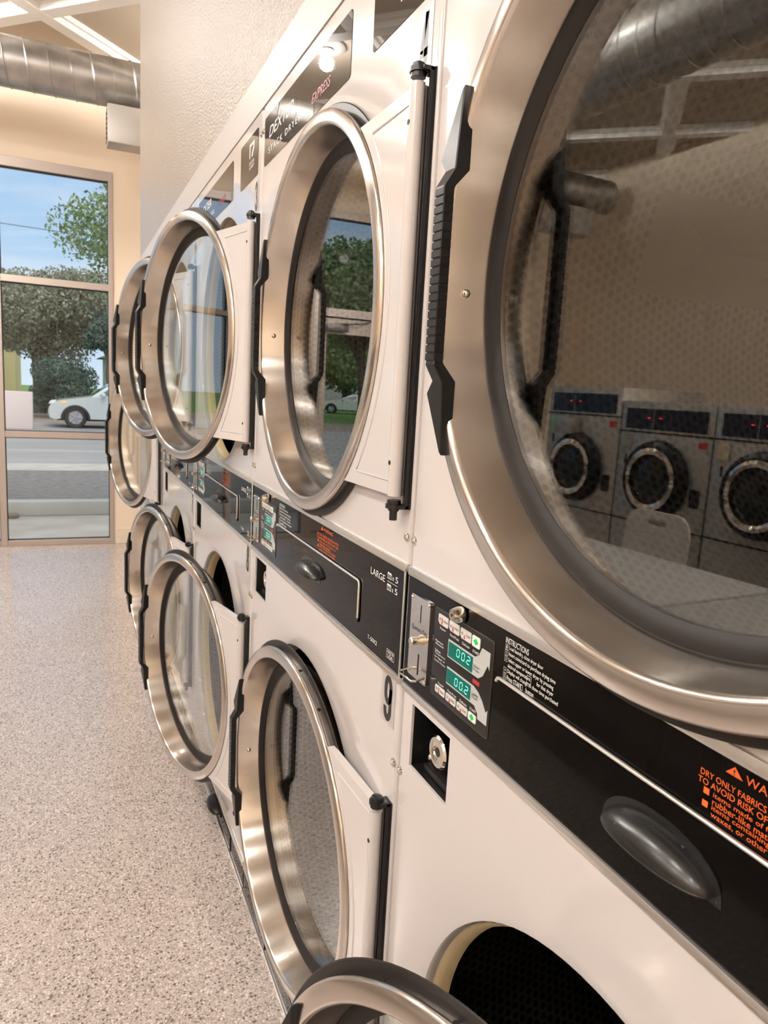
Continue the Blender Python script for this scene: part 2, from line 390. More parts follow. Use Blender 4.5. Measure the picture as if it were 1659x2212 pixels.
# ------------------------------------------------------------------ drum, bracket
def drum_parts(root, zc, hs=HS, ang=14):
    cy = hs+DC
    bm = lathe(bmesh.new(), [(HR+.004, .014), (HR+.004, .042), (HR-.008, .042), (HR-.008, .026), (HR-.001, .016)], 96, c=(0, cy, zc)); obj('drum_seal', bm, CREAM, root)
    bm = lathe(bmesh.new(), [(.3690, .0425), (.45, .10), (.45, .74)], 128, closed=False)
    d = obj('drum', bm, DRUM, root, loc=(0, cy, zc))
    bm = bmesh.new(); bm.faces.new([bm.verts.new((.735, .45*cos(2*pi*i/64), .45*sin(2*pi*i/64))) for i in range(64)])
    cyl(bm, (.735, 0, 0), (.70, 0, 0), .07, .05, 32)
    obj('drum_back', bm, DRUMB, d)
    for k in range(3):
        bm = bmesh.new(); a = radians(ang+120*k)
        sec = [(.447, -.075), (.375, -.022), (.362, 0), (.375, .022), (.447, .075)]
        def m(dx, sh): return lambda r, t: (dx+sh*(.447-r), r*cos(a)-t*sin(a), r*sin(a)+t*cos(a))
        prism(bm, sec, m(.33, .35), m(.735, 0)); obj('drum_lifter', bm, LIFT, d, angle=20)
def bracket(root, zc, hs=HS):
    bm = bmesh.new(); H = .302
    box(bm, -.0095, 0, hs-.0175, hs-.0140, zc-H, zc+H, .001); box(bm, -.003, 0, hs-.0185, hs+.004, zc-H, zc+H)
    for s in (1, -1):
        z = zc+s*(H-.003); box(bm, HX, 0, hs-.0175, hs+.006, z-.003, z+.003, .001)
        cyl(bm, (HX, hs, z-.003), (HX, hs, z+.003), .0125, seg=20)
    o = obj('hinge_bracket', bm, BLACK, root)
    for s in (1, -1):
        bm = bmesh.new(); z = zc+s*H
        if s > 0: cyl(bm, (HX, hs, z), (HX, hs, z+.0055), .0098, .009, 20); cyl(bm, (HX, hs, z+.0055), (HX, hs, z+.008), .009, .005, 20)
        else: cyl(bm, (HX, hs, z-.004), (HX, hs, z), .008, .008, 20); cyl(bm, (HX, hs, z-.018), (HX, hs, z-.004), .006, .006, 12)
        cyl(bm, (HX, hs, z-s*.012), (HX, hs, z-s*.005), .0104, seg=20)
        obj('hinge_pin', bm, BLACK, o)

def cup_bm(cs, cz, rw, rh, pr):
    """bin-pull hood, open underneath; s centre, z base"""
    bm = bmesh.new(); nu, nv = 24, 12
    def ring(kw, kh, kp, off):
        G = []
        for i in range(nu+1):
            a = pi*i/nu; row = []
            for j in range(nv+1):
                b = pi/2*j/nv
                s = cs-kw*cos(a); zz = cz+kh*sin(a)*cos(b); e = off+kp*sin(a)**.7*sin(b)
                row.append(bm.verts.new((-e, W-s, zz)))
            G.append(row)
        for i in range(nu):
            for j in range(nv): bm.faces.new((G[i][j], G[i+1][j], G[i+1][j+1], G[i][j+1]))
        return G
    A = ring(rw, rh, pr, .004); B = ring(rw-.003, rh-.003, pr-.003, .004)
    for i in range(nu): bm.faces.new((A[i][nv], A[i+1][nv], B[i+1][nv], B[i][nv]))
    bmesh.ops.remove_doubles(bm, verts=bm.verts[:], dist=1e-5)
    tube(bm, [(-.004-(pr-.0015)*sin(pi*i/24)**.7, W-cs+(rw-.0015)*cos(pi*i/24), cz) for i in range(25)], .0018, 8)
    # back flange
    pts = [(cs-(rw+.007)*cos(pi*i/28), cz-.007+(rh+.0155)*sin(pi*i/28)**.8) for i in range(29)]
    flat(bm, pts, .0022, .0045)
    return bm

SEG7 = {'0': 'abcdef', '2': 'abged'}
def seg_digit(bm, ch, s, z, w, h, put, sl=.12, t=.0009):
    L = {'a': ((0, 1), (1, 1)), 'b': ((1, 1), (1, .5)), 'c': ((1, .5), (1, 0)), 'd': ((0, 0), (1, 0)), 'e': ((0, 0), (0, .5)), 'f': ((0, .5), (0, 1)), 'g': ((0, .5), (1, .5))}
    for k in SEG7[ch]:
        (x0, y0), (x1, y1) = L[k]; p0 = Vector((s+x0*w+sl*y0*h, z+y0*h)); p1 = Vector((s+x1*w+sl*y1*h, z+y1*h)); dv = (p1-p0).normalized(); nn = Vector((-dv.y, dv.x))*t*.6; p0 += dv*t*.7; p1 -= dv*t*.7
        bm.faces.new([bm.verts.new(put(*q)) for q in (p0+nn, p1+nn, p1-nn, p0-nn)])

def control_panel(root):
    bm = flat(bmesh.new(), rect(.005, 1.0555, .975, 1.2225), -.006, .0015); p = obj('control_panel', bm, PANEL, root, smooth=False)
    for z0, z1, nm in ((1.222, 1.2345, 't'), (1.0455, 1.056, 'b')):
        bm = bmesh.new(); box(bm, -.0045, .004, .005, .975, z0, z1, .0015); obj('trim_strip', bm, ALU, p)
    bm = bmesh.new(); box(bm, -.0035, .004, .0055, .0095, 1.056, 1.222, .001); obj('trim_strip', bm, ALU, p)
    # coin unit
    bm = flat(bmesh.new(), rrect(.0235, 1.0775, .0835, 1.1995, .004), .0015, .0045); c = obj('coin_plate', bm, mat('polished_coin_plate', (.72, .70, .66), .14, 1.), p)
    bump(c.data.materials[0], 30, .15, .003)
    obj('coin_slot', flat(bmesh.new(), rect(.0552, 1.163, .0566, 1.189), .0046, .0050), VOID, p)
    obj('coin_return_slot', flat(bmesh.new(), rrect(.0550, 1.0850, .0580, 1.1165, .0014), .0046, .0050), VOID, p)
    for s, z in ((.0275, 1.1945), (.0795, 1.1955), (.0795, 1.082), (.0275, 1.0835)): obj('screw', ell(bmesh.new(), (-.0052, W-s, z), (.002, .0028, .0028), 10, 6), CHROME, p)
    bm = bmesh.new(); cyl(bm, (-.004, W-.060, 1.1385), (-.020, W-.060, 1.1385), .0062, seg=24); cyl(bm, (-.020, W-.060, 1.1385), (-.0215, W-.060, 1.1385), .0062, .0050, seg=24); cyl(bm, (-.004, W-.060, 1.1385), (-.008, W-.060, 1.1385), .0080, seg=24); obj('coin_button', bm, NICKEL, p)
    bm = tube(bmesh.new(), [(-.004, W-.030, 1.0865), (-.018, W-.030, 1.0840), (-.023, W-.036, 1.0835), (-.023, W-.074, 1.0850), (-.018, W-.080, 1.0865), (-.004, W-.080, 1.0900)], .0017, 10); obj('coin_return_loop', bm, CHROME, p)
    bm = bmesh.new(); glyphs(bm, 'Quarters Only', PF(.0048), (.0300, 1.1465, .0800, 1.1555)); obj('lettering', bm, BLACKP, p, smooth=False)
    # lock on the trim
    bm = lathe(bmesh.new(), [(0, -.0190), (.0052, -.0190), (.0056, -.0180), (.0060, -.0190), (.0078, -.0185), (.0105, -.011), (.0105, -.004), (0, -.004)], 28, closed=False, c=(0, W-.1685, 1.2105)); k = obj('panel_lock', bm, NICKEL, p)
    bm = bmesh.new(); flat(bm, rect(.1660, 1.2098, .1712, 1.2112), .0191, .0195); flat(bm, rect(.1680, 1.2080, .1692, 1.2128), .0191, .0195); obj('keyhole', bm, VOID, p)
    # key board
    bm = flat(bmesh.new(), rrect(.0955, 1.0755, .2460, 1.2000, .004), .0012, .0026); f = obj('keypad_bezel', bm, mat('keypad_edge', (.10, .085, .075), .2, .3), p)
    bm = flat(bmesh.new(), rrect(.0965, 1.0765, .2450, 1.1990, .0035), .0020, .0030); b = obj('keypad', bm, mat('keypad_black', (.008, .0075, .007), .12), p)
    wl = bmesh.new(); bl = bmesh.new(); e = .0041; Pe = PF(e); Pw = PF(.0033)
    def paint(bm, k, fn):
        old = set(bm.faces); fn(bm)
        for f_ in bm.faces:
            if f_ not in old: f_.material_index = k
    for row, z0, z1 in ((0, 1.1797, 1.1935), (1, 1.0838, 1.0943)):
        so = (0, .0035)[row]; zc = (z0+z1)/2
        for i, (s0, t) in enumerate(((.1072, 'HIGH'), (.1375, 'MED'), (.1675, 'LOW'))):
            s0 += so; s1 = s0+.0272; pts = rrect(s0, z0, s1, z1, .0018, 2); hi = (.0035, .0012, -.0005)[i]
            if row == 0: pts = [q for q in pts if not (q[0] < s0+.004 and q[1] < z0+.004)]+[(s0, z0+.0035), (s0+.004, z0)]
            pts.sort(key=lambda q: math.atan2(q[1]-zc, q[0]-s0-.0136)); bm = flat(bmesh.new(), pts, .0030, .0038)
            paint(bm, 1, lambda b_: b_.faces.new([b_.verts.new(Pe(s0+.0048+.0024*cos(2*pi*k/14), zc+.0024*sin(2*pi*k/14))) for k in range(14)]))
            paint(bm, 2, lambda b_: b_.faces.new([b_.verts.new(Pe(*q)) for q in ((s0+.0098, zc-.0030), (s0+.0118, zc-.0030), (s0+.0118, zc+hi), (s0+.0098, zc+hi))]))
            paint(bm, 2, lambda b_: b_.faces.new([b_.verts.new(Pe(s0+.0108+.0018*cos(2*pi*k/12), zc-.0042+.0016*sin(2*pi*k/12))) for k in range(12)]))
            paint(bm, 3, lambda b_: glyphs(b_, t, Pe, (s0+.0145, zc-.0016, s0+.0252, zc+.0014)))
            ob = obj('button', bm, KEYPAD, p, smooth=False)
            for mm in (GREYP, REDP, BLACKP): ob.data.materials.append(mm)
        s0 = .1972+so; bm = flat(bmesh.new(), rrect(s0, z0-.0003, s0+.0188, z1, .0022, 3), .0030, .0038); c = (s0+.0094, zc)
        paint(bm, 1, lambda b_: b_.faces.new([b_.verts.new(Pe(c[0]+dx, c[1]+dz)) for dx, dz in ((0, -.0046), (.0062, 0), (0, .0046), (-.0062, 0))]))
        ob = obj('start_button', bm, WHITEP, p, smooth=False); ob.data.materials.append(GREENP)
    for t, s0, s1, z in (('Regular', .1125, .1290, 1.1735), ('Perm.Press', .1405, .1640, 1.1735), ('Delicate', .1730, .1915, 1.1730), ('START', .1995, .2150, 1.1722), ('Regular', .1175, .1335, 1.0968), ('Perm.Press', .1445, .1680, 1.0972), ('Delicate', .1770, .1955, 1.0972), ('START', .2030, .2185, 1.0978)):
        glyphs(wl, t, Pw, (s0, z-.0010, s1, z+.0026))
    for t, z, s1 in (('Payment', 1.1530, .1240), ('Accepted', 1.1490, .1250), ('Select', 1.1400, .1185), ('Temperature', 1.1355, .1320), ('for Upper or', 1.1305, .1320), ('Lower Dryers', 1.1255, .1335)):
        glyphs(wl, t, Pw, (.1025, z-.0010, s1, z+.0026))
    # arrow graphics
    up = [(.1372, 1.1425), (.1372, 1.1682), (.2030, 1.1682), (.2110, 1.1690), (.2180, 1.1760), (.2210, 1.1838), (.2408, 1.1838), (.2408, 1.1640), (.2350, 1.1675), (.2290, 1.1600), (.2230, 1.1480), (.2150, 1.1425)]
    up = [(.1378, 1.1428), (.1378, 1.1675), (.2060, 1.1675), (.2150, 1.1720), (.2212, 1.1838), (.2405, 1.1838), (.2405, 1.1620), (.2365, 1.1668), (.2270, 1.1500), (.2170, 1.1432)]
    lo = [(.1390, 1.1062), (.1390, 1.1300), (.2080, 1.1300), (.2200, 1.1262), (.2300, 1.1190), (.2395, 1.1080), (.2435, 1.1125), (.2432, 1.0925), (.2225, 1.0925), (.2215, 1.0990), (.2130, 1.1062)]
    AG = mat('arrow_grey', (.46, .47, .46), .4); obj('arrow_graphic', flat(bmesh.new(), up, .0028, .0034), AG, p, smooth=False); obj('arrow_graphic', flat(bmesh.new(), lo, .0028, .0034), AG, p, smooth=False)
    bm = flat(bmesh.new(), rect(.2050, 1.1333, .2205, 1.1388), .0028, .0033); obj('card_mark', bm, REDP, p, smooth=False)
    for t, s0, s1, z in (('Upper', .2045, .2205, 1.1548), ('Dryer', .2042, .2190, 1.1500), ('Lower', .2062, .2215, 1.1195), ('Dryer', .2060, .2205, 1.1147)): glyphs(bl, t, Pe, (s0, z-.0008, s1, z+.0034))
    for z0, z1, dz in ((1.1450, 1.1650, .0075), (1.1085, 1.1276, .0045)):
        bm = flat(bmesh.new(), rect(.1402, z0, .2022, z1), .0034, .0040); dsp = obj('display', bm, LCD, p, smooth=False)
        bm = bmesh.new(); put = PF(.0043)
        for ch, s in (('0', .1625), ('0', .1755), ('2', .1890)): seg_digit(bm, ch, s, z0+dz, .0068, .0098, put)
        bm.faces.new([bm.verts.new(put(.1855+dx, z0+dz+dz2)) for dx, dz2 in ((0, 0), (.001, 0), (.001, .001), (0, .001))])
        obj('display_digits', bm, LED, p, smooth=False)
    obj('button_text', bl, BLACKP, p, smooth=False)
    # instructions (white)
    e = .0021; Pi = PF(e)
    glyphs(wl, 'INSTRUCTIONS', Pi, (.2683, 1.2075, .3138, 1.2145))
    for i, (t, s1, z) in enumerate((('Load laundry, close dryer door', .3417, 1.2015), ('Insert coins/card to purchase drying time', .3641, 1.1945), ('Select upper or lower dryer by pressing', .3615, 1.1873), ('desired temperature        for that dryer', .3623, 1.1804), ('Display will change to show time purchased', .3710, 1.1735), ('Press START     button', .3287, 1.1662))):
        glyphs(wl, t, Pi, (.2762, z-.0014, s1, z+.0046))
    for n, z in zip('12345', (1.2015, 1.1945, 1.1873, 1.1735, 1.1662)):
        glyphs(wl, n, Pi, (.2703, z-.0004, .2721, z+.0034))
        frame(wl, .2684, z-.0018, .2742, z+.0049, .0003, Pi)
    frame(wl, .3140, 1.1770, .3225, 1.1858, .0004, Pi); frame(wl, .3035, 1.1645, .3080, 1.1710, .0004, Pi)
    glyphs(wl, 'LARGE', Pi, (.8402, 1.1868, .8991, 1.1980))
    for z in (1.1965, 1.1780):
        glyphs(wl, 'x', Pi, (.9275, z+.0005, .9330, z+.0060)); glyphs(wl, '5', Pi, (.9385, z, .9485, z+.0095))
        for k in range(4): frame(wl, .9095+k*.0036, z+.0005, .9095+k*.0036+.0030, z+.0075, .0004, Pi); 
        frame(wl, .9085, z, .9245, z+.0080, .0005, Pi); flat(wl, [(.9085, z+.0082), (.9245, z+.0082), (.9215, z+.0105), (.916, z+.0098), (.911, z+.0108)], e, e+.0001)
    flat(wl, rect(.9089, 1.1919, .9473, 1.1925), e, e+.0001)
    glyphs(wl, 'T-50X2', Pi, (.8411, 1.0745, .8810, 1.0815)); frame(wl, .9209, 1.0706, .9502, 1.0850, .0006, Pi)
    glyphs(wl, 'MADE IN', Pi, (.9240, 1.0790, .9470, 1.0832)); glyphs(wl, 'USA', Pi, (.9255, 1.0722, .9455, 1.0778))
    obj('lettering', wl, WHITEP, p, smooth=False)
    ol = bmesh.new()
    for q in (((.5774, 1.2102), (.5930, 1.2102), (.5852, 1.2178)),): flat(ol, list(q), e, e+.0001)
    glyphs(ol, 'WARNING', Pi, (.5955, 1.2095, .6480, 1.2165))
    for t, s0, s1, z in (('DRY ONLY FABRICS WASHED IN WATER', .5549, .680, 1.1985), ('TO AVOID RISK OF FIRE DO NOT DRY', .5534, .682, 1.1915), ('items made of foam, plastic, or', .5693, .668, 1.1845), ('rubber-like materials', .5693, .636, 1.1793), ('items containing fuels, alcohol,', .5693, .668, 1.1738), ('waxes, or other combustibles', .5693, .664, 1.1685)): glyphs(ol, t, Pi, (s0, z-.0015, s1, z+.0037))
    for z in (1.1858, 1.1750): flat(ol, rect(.5600, z-.0026, .5655, z+.0026), e, e+.0001)
    obj('warning_lettering', ol, ORANGE, p, smooth=False)
    bm = bmesh.new(); glyphs(bm, '!', PF(.0024), (.5843, 1.2110, .5861, 1.2155)); obj('warning_mark', bm, BLACKP, p, smooth=False)
    # lint door
    bm = flat(bmesh.new(), rrect(.2575, 1.0870, .7975, 1.1620, .006), .0010, .0040); l = obj('lint_door', bm, PANEL, root, smooth=False)
    bm = bmesh.new(); tube(bm, [(-.0042, W-.2585, 1.1570), (-.0042, W-.2610, 1.1612), (-.0042, W-.2650, 1.1625), (-.0042, W-.7900, 1.1625), (-.0042, W-.7950, 1.1610), (-.0042, W-.7975, 1.1560), (-.0042, W-.7975, 1.0960)], .0022, 8); obj('lint_door_edge', bm, ALU, l)
    obj('cup_handle', cup_bm(.523, 1.1085, .062, .0245, .026), CUP, l)
    return p
def frame(bm, s0, z0, s1, z1, t, put):
    for q in (((s0, z0), (s1, z0), (s1, z0+t), (s0, z0+t)), ((s0, z1-t), (s1, z1-t), (s1, z1), (s0, z1)), ((s0, z0), (s0+t, z0), (s0+t, z1), (s0, z1)), ((s1-t, z0), (s1, z0), (s1, z1), (s1-t, z1))):
        bm.faces.new([bm.verts.new(put(*c)) for c in q])

def arc(cx, cy, rx, ry, a0, a1, n=14): return [(cx+rx*cos(radians(a0+(a1-a0)*i/n)), cy+ry*sin(radians(a0+(a1-a0)*i/n))) for i in range(n+1)]
DIG = {'1': [[(.25, .80), (.55, .93), (.55, .0)]], '0': [arc(.5, .74, .33, .20, 0, 180)+arc(.5, .26, .33, .20, 180, 360)+[(.83, .74)]],
       '2': [arc(.5, .74, .33, .19, 180, -20)+[(.19, .07)], [(.03, .07), (.97, .07)]], '3': [arc(.5, .75, .32, .18, 180, -75)+arc(.5, .28, .33, .21, 75, -180)],
       '4': [[(.66, .0), (.66, .96)], [(.66, .95), (.12, .27)], [(.0, .25), (.98, .25)]], '5': [[(.90, .93), (.22, .93)], [(.22, .98), (.18, .52)], arc(.5, .33, .33, .26, 140, -180)],
       '7': [[(.02, .93), (.95, .93)], [(.82, .93), (.35, .0)]], '8': [arc(.5, .74, .29, .19, 0, 360), arc(.5, .27, .33, .20, 0, 360)],
       '9': [arc(.5, .74, .33, .19, 180, 0)+arc(.5, .62, .33, .19, 0, -180)+[(.17, .74)], [(.83, .74)]+arc(.5, .25, .33, .18, 0, -180)+[(.17, .30)]]}
def stroke(bm, path, wd, put, box4):
    u0, v0, u1, v1 = box4; P = [Vector((u0+x*(u1-u0), v0+y*(v1-v0))) for x, y in path]; L = []
    for i, p in enumerate(P):
        t = (P[min(i+1, len(P)-1)]-P[max(i-1, 0)]).normalized(); nn = Vector((-t.y, t.x))*wd/2; L.append((bm.verts.new(put(*(p+nn))), bm.verts.new(put(*(p-nn)))))
    for A, B in zip(L, L[1:]): bm.faces.new((A[0], B[0], B[1], A[1]))
def number_tile(root, txt, s0, z0, s1, z1):
    t = obj('number_tile', flat(bmesh.new(), rect(s0, z0, s1, z1), .0002, .0008), TILE, root, smooth=False)
    ms = (s1-s0)*.20; mz = (z1-z0)*.05; n = len(txt); wd = (s1-s0-2*ms)/n
    for k, ch in enumerate(txt):
        bm = bmesh.new(); sw = wd*(.37 if n == 1 else .30)
        for q in DIG[ch]: stroke(bm, q, sw, PF(.0010), (s0+ms+k*wd+sw*.1, z0+mz, s0+ms+(k+1)*wd-sw*.1, z1-mz))
        obj('numeral', bm, BLACKP, t, smooth=False)

def stack_dryer(y0):
    root = empty('stack_dryer', (0, y0, 0))
    bm = bmesh.new(); e = .0105; cy = HS+DC
    plate_hole(bm, e, W-e, 1.2335, 2.168, cy, ZU, HR)
    plate_hole(bm, e, W-e, .095, .932, cy, ZL, HR)
    plate_rect(bm, e, W-e, .932, 1.047, W-.1550, W-.0395, .936, 1.0335)
    bm.faces.new([bm.verts.new(c) for c in ((.006, e, 1.047), (.006, W-e, 1.047), (.006, W-e, 1.2335), (.006, e, 1.2335))])
    shell(bm, W, .0, 2.168)
    obj('cabinet', bm, ENAMEL, root, angle=30)
    for zc, a in ((ZU, 14), (ZL, 50)): drum_parts(root, zc, ang=a); bracket(root, zc)
    control_panel(root)
    # coin box recess
    bm = bmesh.new(); a0, a1, b0, b1 = W-.155, W-.0395, .936, 1.0335
    for q in (((.0, a0, b0), (.07, a0, b0), (.07, a0, b1), (.0, a0, b1)), ((.0, a1, b0), (.07, a1, b0), (.07, a1, b1), (.0, a1, b1)), ((.0, a0, b0), (.0, a1, b0), (.07, a1, b0), (.07, a0, b0)), ((.0, a0, b1), (.0, a1, b1), (.07, a1, b1), (.07, a0, b1)), ((.07, a0, b0), (.07, a1, b0), (.07, a1, b1), (.07, a0, b1))):
        bm.faces.new([bm.verts.new((c[0]+.004, c[1], c[2])) for c in q])
    cb = obj('coin_box_recess', bm, BLACK, root, smooth=False)
    lc = (0, W-.0955, .9815)
    bm = lathe(bmesh.new(), [(0, .016), (.0085, .016), (.0095, .014), (.0105, .0135), (.0215, .014), (.0245, .017), (.0255, .024), (.0255, .066)], 40, closed=False, c=lc); obj('coin_box_lock', bm, CHROME, cb)
    bm = bmesh.new(); cyl(bm, (.0158, lc[1], lc[2]), (.0162, lc[1], lc[2]), .0070, seg=20); obj('keyhole', bm, mat('keyhole_dark', (.05, .045, .04), .3, .8), cb)
    bm = bmesh.new(); cyl(bm, (.060, W-.0565, .9525), (.026, W-.0565, .9525), .0058, seg=20); ell(bm, (.026, W-.0565, .9525), (.004, .0058, .0058)); obj('bolt', bm, CHROME, cb)
    bm = bmesh.new(); box(bm, .014, .068, W-.152, W-.06, .9375, .948, .002); obj('latch_bar', bm, PLASTIC, cb)
    # top stickers
    st = obj('brand_sticker', flat(bmesh.new(), rrect(.0235, 2.0235, .6300, 2.1350, .008), .0002, .0010), STICKER, root, smooth=False)
    bm = bmesh.new(); glyphs(bm, 'DEXTER', PF(.0013), (.0690, 2.0790, .2760, 2.1035), shear=.25); glyphs(bm, 'STACK DRYER', PF(.0013), (.0660, 2.0440, .3340, 2.0580), space=1.35)
    obj('lettering', bm, WHITEP, st, smooth=False)
    bm = bmesh.new(); glyphs(bm, 'EXPRESS', PF(.0013), (.4085, 2.0480, .5230, 2.0660), shear=.3); obj('lettering', bm, mat('red_lettering', (.42, .05, .06), .4), st, smooth=False)
    s2 = obj('logo_sticker', flat(bmesh.new(), rrect(.7320, 2.0235, .9365, 2.1380, .008), .0002, .0010), STICKER, root, smooth=False)
    bm = bmesh.new(); Pl = PF(.0013)
    for q in ([(.840, 2.083), (.848, 2.083), (.848, 2.112), (.862, 2.112), (.862, 2.119), (.840, 2.119)], [(.866, 2.083), (.874, 2.083), (.892, 2.103), (.892, 2.119), (.866, 2.119), (.866, 2.112), (.884, 2.112), (.884, 2.106), (.866, 2.091)]): flat(bm, q, .0011, .0013)
    glyphs(bm, 'DEXTER', Pl, (.838, 2.066, .895, 2.074)); glyphs(bm, 'LAUNDRY', Pl, (.838, 2.055, .895, 2.063)); obj('logo_lettering', bm, WHITEP, s2, smooth=False)
    # cabinet screws near both vertical edges
    for s in (.9665, .0115):
        for z in (1.2735, .9125, 2.111):
            bm = lathe(bmesh.new(), [(0, -.0040), (.0025, -.0040), (.0030, -.0034), (.0045, -.0034), (.0068, -.0018), (.0072, 0)], 18, closed=False, c=(0, W-s, z)); obj('screw', bm, CHROME, root)
    # kick panel with second lint door
    kp = obj('kick_panel', flat(bmesh.new(), rect(.005, .004, .975, .080), -.004, .0015), PANEL, root, smooth=False)
    bm = bmesh.new(); box(bm, -.0045, .004, .005, .975, .0800, .0950, .0015); obj('trim_strip', bm, ALU, kp)
    bm = bmesh.new(); box(bm, -.0055, .0, .003, .977, .0, .006, .001); obj('trim_strip', bm, ALU, kp)
    bm = tube(bmesh.new(), [(-.0025, W-.2585, .0150), (-.0025, W-.2585, .0680), (-.0025, W-.7900, .0680), (-.0025, W-.7950, .0660), (-.0025, W-.7975, .0150)], .0020, 8); obj('lint_door_edge', bm, BLACK, kp)
    obj('cup_handle', cup_bm(.575, .048, .062, .026, .032), PLASTIC, kp)
    return root
# rail along each side of the doors, on the cabinet front is part of the enamel cabinet

YS = [.945-.98, .945, .945+.98, .945+1.96]
proto = stack_dryer(YS[0])
roots = [proto] + [copy_tree(proto) for _ in range(3)]
SPEC = [('nearest white stack dryer at right edge, its huge upper door shut and green display lit', ('5', '10'), 2.04, 14.5),
        ('white stack dryer with number tiles 4 and 9, second from the camera', ('4', '9'), .35, 2.8),
        ('white stack dryer with tiles 3 and 8 and both doors ajar, beyond dryer 4', ('3', '8'), 14.05, 13.17),
        ('fourth white stack dryer from the camera, its two doors ajar behind those of dryer 3', ('2', '7'), 15.8, 11.7)]
for r, y, (lab, nums, au, al) in zip(roots, YS, SPEC):
    r.location = (0, y, 0); tag(r, lab, 'clothes dryer', 'row of laundromat dryers')
    place_door(r, ZU, au); place_door(r, ZL, al)
    number_tile(r, nums[0], .9055, 1.9300, .9525, 2.0110); number_tile(r, nums[1], .9083, .9640, .9595, 1.0472)

# large single dryer at the end of the row
W2 = 1.30; Y2 = YS[3]+.98
root = empty('single_dryer', (0, Y2, 0)); tag(root, 'farthest white dryer with one mid-height steel door, by the window wall', 'clothes dryer', 'row of laundromat dryers')
bm = bmesh.new(); plate_hole(bm, .0105, W2-.0105, .095, 2.168, .153+DC, 1.127, HR); shell(bm, W2, 0, 2.168); obj('cabinet', bm, ENAMEL, root, angle=30)
drum_parts(root, 1.127, .153, 30); bracket(root, 1.127, .153); place_door(root, 1.127, 14.2, .153)
kp = obj('kick_panel', flat(bmesh.new(), rect(.005, .004, W2-.005, .080), -.004, .0015, W2), PANEL, root, smooth=False)
bm = bmesh.new(); box(bm, -.0045, .004, .005, W2-.005, .080, .095, .0015); obj('trim_strip', bm, ALU, kp)
obj('control_panel', flat(bmesh.new(), rect(.005, 1.86, W2-.005, 2.05), -.004, .0015, W2), PANEL, root, smooth=False)

# ------------------------------------------------------------------ room shell
YW = 6.927; XL = -5.4; XR = 1.6; YB = -4.2
def struct(name, bm, m, label, parent=None):
    o = obj(name, bm, m, parent, smooth=False); o['kind'] = 'structure'; o['label'] = label; return o
struct('floor', box(bmesh.new(), XL-.1, XR+.1, YB-.1, YW+.10, -.12, 0), FLOOR, 'speckled polished pinkish floor running to the window wall')
struct('ceiling', box(bmesh.new(), XL-.1, XR+.1, YB-.1, YW+.12, CEIL, CEIL+.1), CEILM, 'tan ceiling panels between the white diagonal beams')
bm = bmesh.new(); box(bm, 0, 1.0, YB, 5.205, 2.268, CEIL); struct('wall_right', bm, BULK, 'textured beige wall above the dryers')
bm = bmesh.new(); box(bm, -.003, .95, YB, 5.205, 2.168, 2.268, .001); struct('trim_1', bm, TRIMW, 'smooth white strip between the dryer tops and the textured wall')
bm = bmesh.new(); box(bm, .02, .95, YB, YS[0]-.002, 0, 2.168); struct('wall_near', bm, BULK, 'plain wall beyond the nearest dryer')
struct('wall_back', box(bmesh.new(), XL-.1, XR+.1, YB-.1, YB, 0, CEIL), WALL, 'warm beige back wall of the room')
struct('wall_left', box(bmesh.new(), XL-.1, XL, YB, YW, 0, CEIL), WALL, 'warm beige wall behind the washers')
struct('wall_side', box(bmesh.new(), XR, XR+.1, YB, YW, 0, CEIL), WALL, 'warm beige wall behind the dryer row')
OX0, OX1, OZ = -3.95, -.070, 3.195
bm = bmesh.new(); box(bm, XL-.1, XR+.1, YW, YW+.12, OZ, CEIL); box(bm, OX1, XR+.1, YW, YW+.12, 0, OZ); box(bm, XL-.1, OX0, YW, YW+.12, 0, OZ); struct('wall_front', bm, WALL, 'peach window wall at the end of the aisle')
bm = bmesh.new(); box(bm, OX1+.012, XR, YW-.014, YW, 0, .142, .003); struct('baseboard_front', bm, BASEB, 'pale baseboard at the foot of the peach window wall')
bm = bmesh.new(); box(bm, XL, OX0-.02, YW-.014, YW, 0, .142, .003); struct('baseboard_left', bm, BASEB, 'pale baseboard left of the storefront')

def storefront(name, x0, x1, label, rails=((1.0, .947), (2.28, 2.224)), jl=.05, jr=.05):
    ya, yb = YW-.012, YW+.10; bm = bmesh.new()
    for a, b in ((x0, x0+jl), (x1-jr, x1)): box(bm, a, b, ya, yb, 0, OZ, .002)
    for za, zb in ((OZ, OZ-.075), (.05, 0))+tuple(rails): box(bm, x0+jl, x1-jr, ya+.004, yb, zb, za, .002)
    o = struct(name, bm, FRAME, label)
    g = bmesh.new(); zs = sorted([z for r in rails for z in r]+[.05, OZ-.075]); zs = [(zs[i], zs[i+1]) for i in range(0, len(zs), 2)]
    for za, zb in zs:
        p = obj('pane', box(bmesh.new(), x0+jl-.004, x1-jr+.004, YW+.040, YW+.046, za-.004, zb+.004), PANE, o, smooth=False)
        for q in ((x0+jl, x0+jl+.006, za, zb), (x1-jr-.006, x1-jr, za, zb), (x0+jl, x1-jr, za, za+.006), (x0+jl, x1-jr, zb-.008, zb)): box(g, q[0], q[1], YW+.028, YW+.05, q[2], q[3])
    obj('pane_gasket', g, GASK, o, smooth=False); return o
storefront('window_1', -.985, OX1, 'tall three-pane storefront window at the end of the aisle', jl=.05, jr=.036)
storefront('window_2', -1.745, -.985, 'narrow storefront window beside the glass door', jl=.05, jr=.0)
d1 = storefront('window_3', -2.70, -1.745, 'transom window and frame around the glass entrance door', rails=((2.28, 2.20),), jl=.05, jr=.06)
storefront('window_4', OX0, -2.70, 'storefront window left of the glass entrance door', jl=.05, jr=.0)
bm = bmesh.new(); xa, xb = -2.645, -1.808
